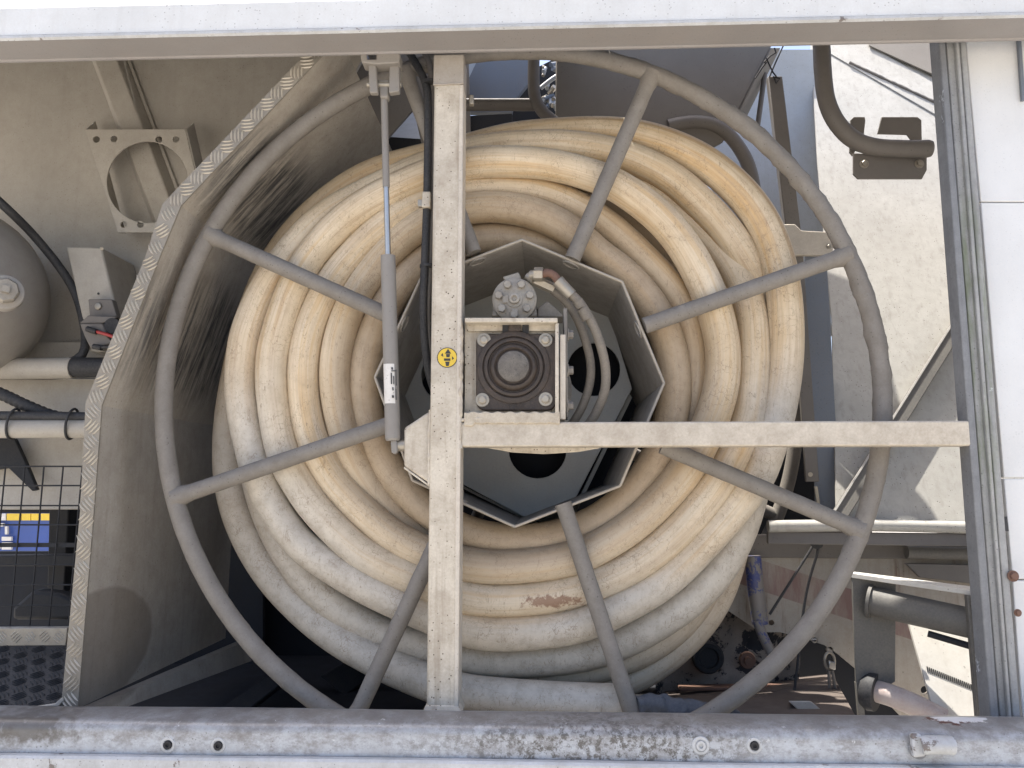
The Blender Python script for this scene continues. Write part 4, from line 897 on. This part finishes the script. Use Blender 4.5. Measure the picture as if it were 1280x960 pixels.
# upper middle, behind the rim: dark flap, pipes, small sunlit pieces
ft = thing('hopper_flap', 'large dark grey flap hanging behind the top of the rim', 'flap', P(800, 60, 0.62))
MB().pp([(695, 54), (966, 54), (921, 143), (905, 175), (860, 200), (694, 200)], 0.62, 0.02).build('flap_sheet', M['hopper'], ft, bevel=0.003)
MB().prism([P(963, 60, .615), P(974, 60, .75), P(930, 150, .75), P(920, 145, .615)], (0.003, 0, 0)).build('flap_edge', M['hopper'], ft)
tag(MB().pp([(604, 60), (672, 60), (672, 90), (644, 124), (640, 140), (580, 140), (584, 102)], 0.85, 0.02).build('splash_plate', M['steel_blue']), 'blue grey plate between the centre post and the upright pipe', 'plate')
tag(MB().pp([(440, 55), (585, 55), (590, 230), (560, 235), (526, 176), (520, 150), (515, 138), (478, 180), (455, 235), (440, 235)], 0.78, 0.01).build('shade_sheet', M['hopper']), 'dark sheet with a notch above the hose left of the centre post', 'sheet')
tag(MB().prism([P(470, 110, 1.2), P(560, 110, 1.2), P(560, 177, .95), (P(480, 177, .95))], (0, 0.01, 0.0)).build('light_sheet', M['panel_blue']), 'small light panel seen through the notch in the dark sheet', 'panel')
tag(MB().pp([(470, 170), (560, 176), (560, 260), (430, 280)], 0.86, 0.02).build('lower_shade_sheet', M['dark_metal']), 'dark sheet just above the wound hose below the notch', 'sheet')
tag(tube('curved_tube', pt([(835, 158, .62), (862, 153, .62), (888, 155, .62), (908, 166, .62), (926, 188, .62), (938, 215, .62), (946, 260, .62)]), 0.0165, M['pipe_grey'], None, n=20), 'grey tube curving down behind the top right of the wound hose', 'tube')
pf = thing('pipe_frame', 'grey tube frame crossing above the hose beside the centre post', 'pipe frame', P(640, 140, 0.6))
tube('level_tube', pt([(560, 131, .60), (620, 131, .60), (668, 131, .60)]), 0.0150, M['pipe_grey'], pf, n=20)
tube('upright_tube', pt([(668, 40, .59), (667, 100, .59), (669, 122, .59), (677, 138, .59), (692, 152, .59), (720, 172, .6)]), 0.0145, M['pipe_grey'], pf, n=20)
tube('thin_tube', pt([(676, 110, .75), (690, 99, .75), (705, 90, .75)]), 0.006, M['panel_blue'], pf, n=12)
tag(MB().pp([(586, 118), (592, 118), (592, 130), (586, 130)], 0.13, 0.012).build('post_clip', M['zinc'], bevel=0.002), 'small grey clip on the right edge of the centre post top', 'clip')
tag(MB().pp([(579, 145), (640, 142), (640, 200), (560, 210)], 0.8, 0.02).build('low_plate', M['dark_metal']), 'dark plate with pale splashes below the level tube', 'plate')
tag(MB().pp([(582, 60), (606, 60), (602, 78), (583, 104)], 0.9, 0.01).build('corner_sheet', M['panel_blue']), 'small bright corner of sheet right of the centre post top', 'panel')
mess = thing('valve_cluster', 'cluster of small pipes and valves behind the upright tube', 'valves', P(688, 130, 0.9))
for k in range(16):
    x_, y_ = random.uniform(674, 694), random.uniform(78, 140)
    a = P(x_, y_, 0.88); b = P(x_+random.uniform(-8, 12), y_+random.uniform(-10, 10), 0.9)
    MB().cyl(a, b, random.uniform(0.003, 0.008), n=10).build('fitting', random.choice([M['dark_metal'], M['panel_blue'], M['steel_blue'], M['zinc']]), mess)
MB().pp([(640, 100), (700, 70), (700, 200), (640, 200)], 0.95, 0.02).build('backplate', M['dark_metal'], mess)

# ------------------------------------------------------------------ right side: hopper wall etc.
TL = R(24)
def HP(px, py, off=0.0):                        # point on the sloping hopper wall
    base = Vector((0, 0.42, Z(1100, 655, 0.42))); nrm = Vector((0, -math.cos(TL), math.sin(TL)))
    d = RM @ Vector(((px - 640)/F, (480 - py)/F, -1.0)); b2 = base + nrm*off
    t = (b2 - CAM_LOC).dot(nrm) / d.dot(nrm); return CAM_LOC + d*t
HN = Vector((0, -math.cos(TL), math.sin(TL)))
hw = thing('hopper_wall', 'pale speckled sloping hopper wall in the sun at right', 'hopper wall', HP(1100, 655))
MB().prism([HP(1012, 25), HP(1420, 25), HP(1420, 660), HP(1046, 660), HP(1040, 400), HP(1022, 200)], -HN*0.006).build('sheet', M['hopper_lit'], hw)
MB().prism([HP(1030, 62, .004), HP(1195, 158, .004), HP(1195, 120, .004), HP(1060, 40, .004)], -HN*0.0035).build('seam_strip', M['hopper_lit'], hw, bevel=0.003)
path = [HP(1062 + 125*i/60, 78 + 58*i/60, .006) for i in range(61)]
mb, _ = tube_mb(path, lambda i, u: 0.004*(1+0.5*noise.noise(path[i]*60)), 10); mb.build('sealant_bead', M['pipe_grey'], hw)
MB().prism([HP(1082, 30, .008), HP(1400, 30, .008), HP(1400, 200, .008), HP(1086, 58, .008)], HN*0.004).build('painted_shade', M['hopper'], hw)  # dark plate drawn in place of the triangle of shade on the wall
# diagonal flange standing off the wall
a, b = HP(1212, 366, .0), HP(1030, 655, .0)
wv = (HP(1228, 376) - HP(1212, 366))
MB().prism([a, b, b+wv*0.9, a+wv*0.9], HN*0.032).build('diagonal_brace', M['roller'], hw, bevel=0.002)  # shade on the brace face is put into its dark colour
MB().prism([a+HN*0.030, b+HN*0.030, b+wv*0.12+HN*0.030, a+wv*0.12+HN*0.030], HN*0.006).build('painted_sun_edge', M['hopper_lit'], hw)  # pale strip paints the sunlit upper edge of the brace
# deeper second strut, outside the frame at the top, throws the crossing shade
a, b = HP(1125, 470, .16), HP(1235, 700, .16)
# ledge at the foot of the wall
tube('foot_rail', [HP(960, 658, .02), HP(1100, 657, .02), HP(1290, 662, .02)], 0.012, M['hopper_lit'], hw, n=18)
MB().prism([HP(960, 664, .014), HP(1290, 668, .014), HP(1290, 684, .014), HP(960, 680, .014)], (0, 0.012, 0)).build('foot_angle', M['pipe_grey'], hw, bevel=0.002)
sb = thing('hopper_strut', 'dark upright flat bar and column between the hose and the pale wall', 'column', P(1010, 600, 0.55))
MB().add([P(1004, 300, .50), P(1032, 300, .50), P(1052, 660, .50), P(1020, 660, .50), P(1004, 300, .56), P(1032, 300, .56), P(1052, 660, .56), P(1020, 660, .56)], [(0,1,2,3),(4,7,6,5),(0,4,5,1),(1,5,6,2),(2,6,7,3),(3,7,4,0)]).build('column', M['steel_blue'], sb, bevel=0.002)
MB().pp([(960, 95), (978, 95), (1003, 300), (984, 300)], 0.54, 0.02).build('flat_bar', M['pipe_grey'], sb, bevel=0.002)
MB().pp([(988, 318), (1004, 318), (1024, 602), (1008, 602)], 0.49, 0.01).build('flat_bar', M['pipe_grey'], sb, bevel=0.001)
MB().pp([(973, 286), (978, 280), (994, 280), (1002, 288), (1040, 290), (1042, 312), (1036, 319), (974, 319)], 0.47, 0.012).build('bracket_plate', M['edge_cream'], sb, bevel=0.002)
bolt('bolt', P(1036, 308, .469), (0, -1, 0), 0.004, 0.004, M['zinc'], sb)
MB().cyl(P(1013, 593, .489), P(1013, 593, .484), 0.005, n=12).build('rivet', M['zinc'], sb)
MB().pp([(1018, 608), (1022, 608), (1028, 650), (1025, 650)], 0.48, 0.004).build('edge_strip', M['zinc'], sb)
bs_ = thing('side_sheet', 'blue grey shaded sheet right of the dark flap', 'sheet', P(980, 300, 0.8))
MB().pp([(880, 62), (1022, 62), (1032, 300), (1040, 420), (900, 420)], 0.96, 0.01).build('sheet', M['panel_blue'], bs_)
MB().cyl(P(956, 92, .70), P(946, 165, .70), 0.0065, n=14).build('thin_pipe', M['pipe_grey'], bs_)
wt = thing('wire_tie', 'twisted dark wire tied above the upright flat bar', 'wire', P(968, 95, 0.6))
for L_ in ([(980, 55), (966, 86), (962, 96)], [(958, 73), (966, 90), (972, 98)], [(955, 78), (963, 70), (970, 66), (968, 60)], [(966, 96), (975, 98), (970, 104), (968, 98)], [(944, 98), (953, 84), (958, 78)]):
    tube('wire', [P(a, b, .535) for a, b in L_], 0.0018, M['dark_metal'], wt, n=8)

bp = thing('bent_pipe', 'dark bent pipe with its bolted plate in front of the pale wall', 'pipe', P(1110, 205, 0.45))
YB = 0.40
tube('pipe', pt([(1025, 20, YB), (1027, 60, YB), (1029, 95, YB), (1034, 128, YB), (1047, 155, YB), (1068, 175, YB), (1095, 184, YB), (1130, 186, YB), (1160, 186, YB)]), 0.0182, M['pipe_grey'], bp, n=26, rough=lambda p, i: 0.0005*noise.noise(p*70))
MB().lathe(P(1160, 186, YB), (1, 0, 0), [(0, 0.0182), (0.006, 0.0168), (0.008, 0.012)], 26).build('pipe_end', M['pipe_grey'], bp)
plateY('bolted_plate', [(1066, 192), (1158, 195), (1158, 213), (1152, 224), (1072, 224), (1066, 218)], [], YB+.024, 0.005, M['pipe_grey'], bp, 0.001)
for bx in (1080, 1149): bolt('bolt', P(bx, 205, YB+.0215), (0, -1, 0), 0.0065, 0.007, M['zinc'], bp)
MB().pp([(1063, 150), (1067, 146), (1081, 146), (1082, 150), (1080, 168), (1066, 195), (1062, 190)], YB+.03, 0.005).build('saddle_plate', M['pipe_grey'], bp, bevel=0.001)
MB().pp([(1102, 146), (1147, 146), (1152, 150), (1153, 196), (1139, 196), (1140, 176), (1134, 168), (1097, 167)], YB+.03, 0.005).build('saddle_plate', M['pipe_grey'], bp, bevel=0.001)
MB().pp([(1096, 160), (1142, 167), (1150, 200), (1066, 200), (1064, 176)], YB+.045, 0.003).build('saddle_back', M['pipe_grey'], bp) if False else None

# ------------------------------------------------------------------ lower right
bu = thing('faded_bumper', 'faded beige bumper skirt with a worn red band and small holes', 'bumper', P(1020, 830, 0.5))
plateY('skirt', [(905, 680), (1300, 680), (1300, 960), (1130, 900), (1068, 835), (1050, 820), (1030, 806), (1012, 800), (975, 790), (950, 790), (905, 760)],
       [circ(964, 778, 3.6, 12), circ(1018, 800, 3.6, 12), circ(1037, 812, 4, 12), circ(1155, 862, 5, 14)], 0.50, 0.006, M['bumper'], bu)
MB().pp([(900, 668), (1300, 670), (1300, 700), (900, 697)], 0.48, 0.018).build('upper_rail', M['pipe_grey'], bu, bevel=0.002)
for (a, b, Yq, dx) in ((1130, 680, .45, 0),):
    MB().cyl(P(1133, 690, .455), P(1300, 694, .455), 0.013, n=20).build('lamp_tube', M['roller'], bu)
MB().pp([(1132, 704), (1300, 708), (1300, 740), (1150, 722)], 0.462, 0.01).build('lamp_strip', M['pipe_grey'], bu, bevel=0.002)
rlf = thing('roller_bracket', 'dark steel bracket holding a rubber roller at lower right', 'roller bracket', P(1150, 885, 0.3))
YL = 0.26
MB().add([P(1063, 716, .33), P(1240, 742, .20), P(1240, 748, .20), P(1063, 722, .33), P(1063, 714, .36), P(1240, 736, .24), P(1240, 742, .24), P(1063, 720, .36)], [(0,1,2,3),(4,7,6,5),(0,4,5,1),(1,5,6,2),(2,6,7,3),(3,7,4,0)]).build('top_flange', M['sheet_white'], rlf, bevel=0.001)
MB().pp([(1065, 722), (1120, 722), (1119, 852), (1110, 858), (1070, 853)], 0.33, 0.006).build('side_plate', M['roller'], rlf, bevel=0.001)
MB().pp([(1070, 853), (1078, 853), (1082, 900), (1074, 900)], 0.33, 0.01).build('plate_leg', M['roller'], rlf, bevel=0.001)
MB().pp([(1209, 744), (1246, 748), (1252, 900), (1222, 900)], 0.20, 0.012).build('side_plate', M['roller'], rlf, bevel=0.002)
bolt('bolt', P(1222, 755, .199), (0, -1, 0), 0.0075, 0.007, M['zinc'], rlf)
MB().pp([(1233, 774), (1240, 773), (1241, 790), (1235, 790)], 0.196, 0.004).build('slot', M['rust'], rlf)
MB().cyl(P(1088, 751, .325), P(1214, 779, .235), 0.0265, n=36).build('roller', M['roller'], rlf)
MB().lathe(P(1090, 752, .322), (P(1088, 751, .325)-P(1214, 779, .235)), [(0, 0.031), (0.006, 0.031)], 32).build('roller_collar', M['roller'], rlf)
MB().cyl(P(1160, 792, .27), P(1214, 808, .235), 0.006, n=14).build('axle_rod', M['dark_metal'], rlf)
ws = thing('pale_sheet', 'pale sunlit ribbed sheet seen inside the roller bracket', 'sheet', P(1190, 880, 0.42))
T3 = Vector((0, 0.10, 0))
def TS(px, py, off=0.0):                        # point on the leaning sheet
    base = P(1180, 900, 0.275); nrm = Vector((0, -math.cos(R(28)), math.sin(R(28)))); d = RM @ Vector(((px-640)/F, (480-py)/F, -1.0))
    b2 = base + nrm*off; return CAM_LOC + d*((b2-CAM_LOC).dot(nrm)/d.dot(nrm))
SN = Vector((0, -math.cos(R(28)), math.sin(R(28))))
MB().prism([TS(1135, 775), TS(1222, 795), TS(1236, 905), TS(1172, 905)], -SN*0.006).build('sheet', M['sheet_white'], ws)
for k in range(22):
    x_ = 1158 + k*2.6; y_ = 833 + k*1.05
    MB().prism([TS(x_, y_, .0004), TS(x_+1.5, y_+.5, .0004), TS(x_+2.6, y_+7.5, .0004), TS(x_+1.1, y_+7, .0004)], SN*0.001).build('serration', M['dark_metal'], ws)
lp = thing('lower_pipe', 'pinkish white pipe end with black rubber collar below the roller bracket', 'pipe', P(1100, 880, .33))
(tube('pipe', pt([(1088, 862, .34), (1110, 868, .32), (1140, 880, .30), (1180, 900, .28)]), 0.020, M['pinkpipe'], lp, n=24))
(MB().lathe(P(1096, 866, .33), P(1088, 862, .34)-P(1110, 868, .32), [(0, 0.034), (0.012, 0.036), (0.024, 0.030)], 32).build('rubber_collar', M['rubber'], lp))
tag(tube('bowden_cable', pt([(962, 768, .42), (990, 724, .42), (1018, 680, .42), (1023, 674, .425), (1022, 690, .43), (1013, 720, .44), (1006, 752, .45), (1000, 800, .45), (996, 840, .45), (990, 885, .45)]), 0.0028, M['rubber'], None, n=8), 'thin black cable hanging in a V in front of the bumper', 'cable')
tag(MB().cyl(P(1021, 667, .43), P(1021, 680, .40), 0.012, n=16).build('cable_anchor', M['rubber']), 'small black anchor where the thin cable turns', 'anchor')
hk = thing('rope_hook', 'small bright metal clip with two grey cords at the bumper edge', 'clip', P(1038, 830, 0.47))
loop = [P(1037, 826, .465) + Vector((math.cos(q)*0.010, 0, math.sin(q)*0.017)) for q in [2*math.pi*i/20 for i in range(20)]]
mb, _ = tube_mb(loop, 0.003, 8, True); mb.build('ring', M['zinc'], hk)
MB().pp([(1036, 826), (1045, 828), (1045, 838), (1036, 836)], 0.455, 0.008).build('clamp', M['chrome'], hk, bevel=0.002)
tube('cord', pt([(1036, 838, .46), (1037, 860, .46), (1036, 892, .46)]), 0.0035, M['pipe_grey'], hk, n=8)
tube('cord', pt([(1040, 838, .46), (1043, 852, .46), (1048, 892, .46)]), 0.0035, M['pipe_grey'], hk, n=8)
bl = thing('blue_cylinder', 'worn blue painted cylinder behind the reel at lower right', 'cylinder', P(950, 800, 0.45))
tube('barrel', pt([(941, 695, .45), (944, 730, .45), (950, 780, .45)]), 0.0165, M['blue'], bl, n=24)
tube('lower_end', pt([(946, 775, .44), (955, 798, .44), (966, 820, .44)]), 0.010, M['blue'], bl, n=16)
cr = thing('crusted_housing', 'peeling grey and black housing with a rusty bolt behind the hose', 'housing', P(890, 860, 0.6))
v = []; f = []; nx, ny = 40, 40
for i in range(nx+1):
    for j in range(ny+1):
        p = P(820 + 180*i/nx, 700 + 180*j/ny, 0.56)
        p.y += 0.03*noise.noise(p*9) + 0.006*noise.noise(p*40) ; v.append(p)
for i in range(nx):
    for j in range(ny): f.append((i*(ny+1)+j, (i+1)*(ny+1)+j, (i+1)*(ny+1)+j+1, i*(ny+1)+j+1))
MB().add(v, f).build('casting', M['crust'], cr, smooth=60)
MB().lathe(P(934, 825, .53), (0, -1, 0), [(0, 0.018), (0.006, 0.016), (0.006, 0.009), (0.014, 0.008)], 24).build('rusty_bolt', M['rust'], cr)
MB().lathe(P(885, 822, .53), (0, -1, 0), [(0, 0.034), (0.008, 0.030), (0.008, 0.022), (0.002, 0.020)], 32).build('port_ring', M['dark_metal'], cr)
MB().pp([(850, 860), (1000, 858), (1000, 863), (850, 864)], 0.50, 0.03).build('rim_strip', M['rust'], cr, bevel=0.002)
tag(MB().prism([P(840, 905, .2), P(1075, 905, .2), P(1040, 842, .60), P(830, 862, .60)], (0, 0, -0.005)).build('bay_floor', M['brown_floor']), 'brown dirty floor sheet at lower right of the reel', 'floor sheet')
tag(MB().add([P(985, 876, .3), P(1013, 876, .3), P(1030, 890, .3), P(1000, 890, .3), P(985, 876, .34), P(1013, 876, .34), P(1030, 890, .34), P(1000, 890, .34)], [(0,1,2,3),(4,7,6,5),(0,4,5,1),(1,5,6,2),(2,6,7,3),(3,7,4,0)]).build('angle_offcut', M['part_beige'], bevel=0.002), 'small bright folded profile lying behind the lower beam', 'profile')
tag(MB().pp([(900, 800), (1300, 800), (1300, 1000), (900, 1000)], 0.75, 0.02).build('under_shield', M['dark_bay']), 'dark shield below the faded bumper', 'shield')
tag(MB().box(1.35, 1.36, 0.13, 1.6, -0.9, 0.8).build('body_side_sheet', M['hopper']), 'dark side sheet closing the bay at the far right', 'body sheet')
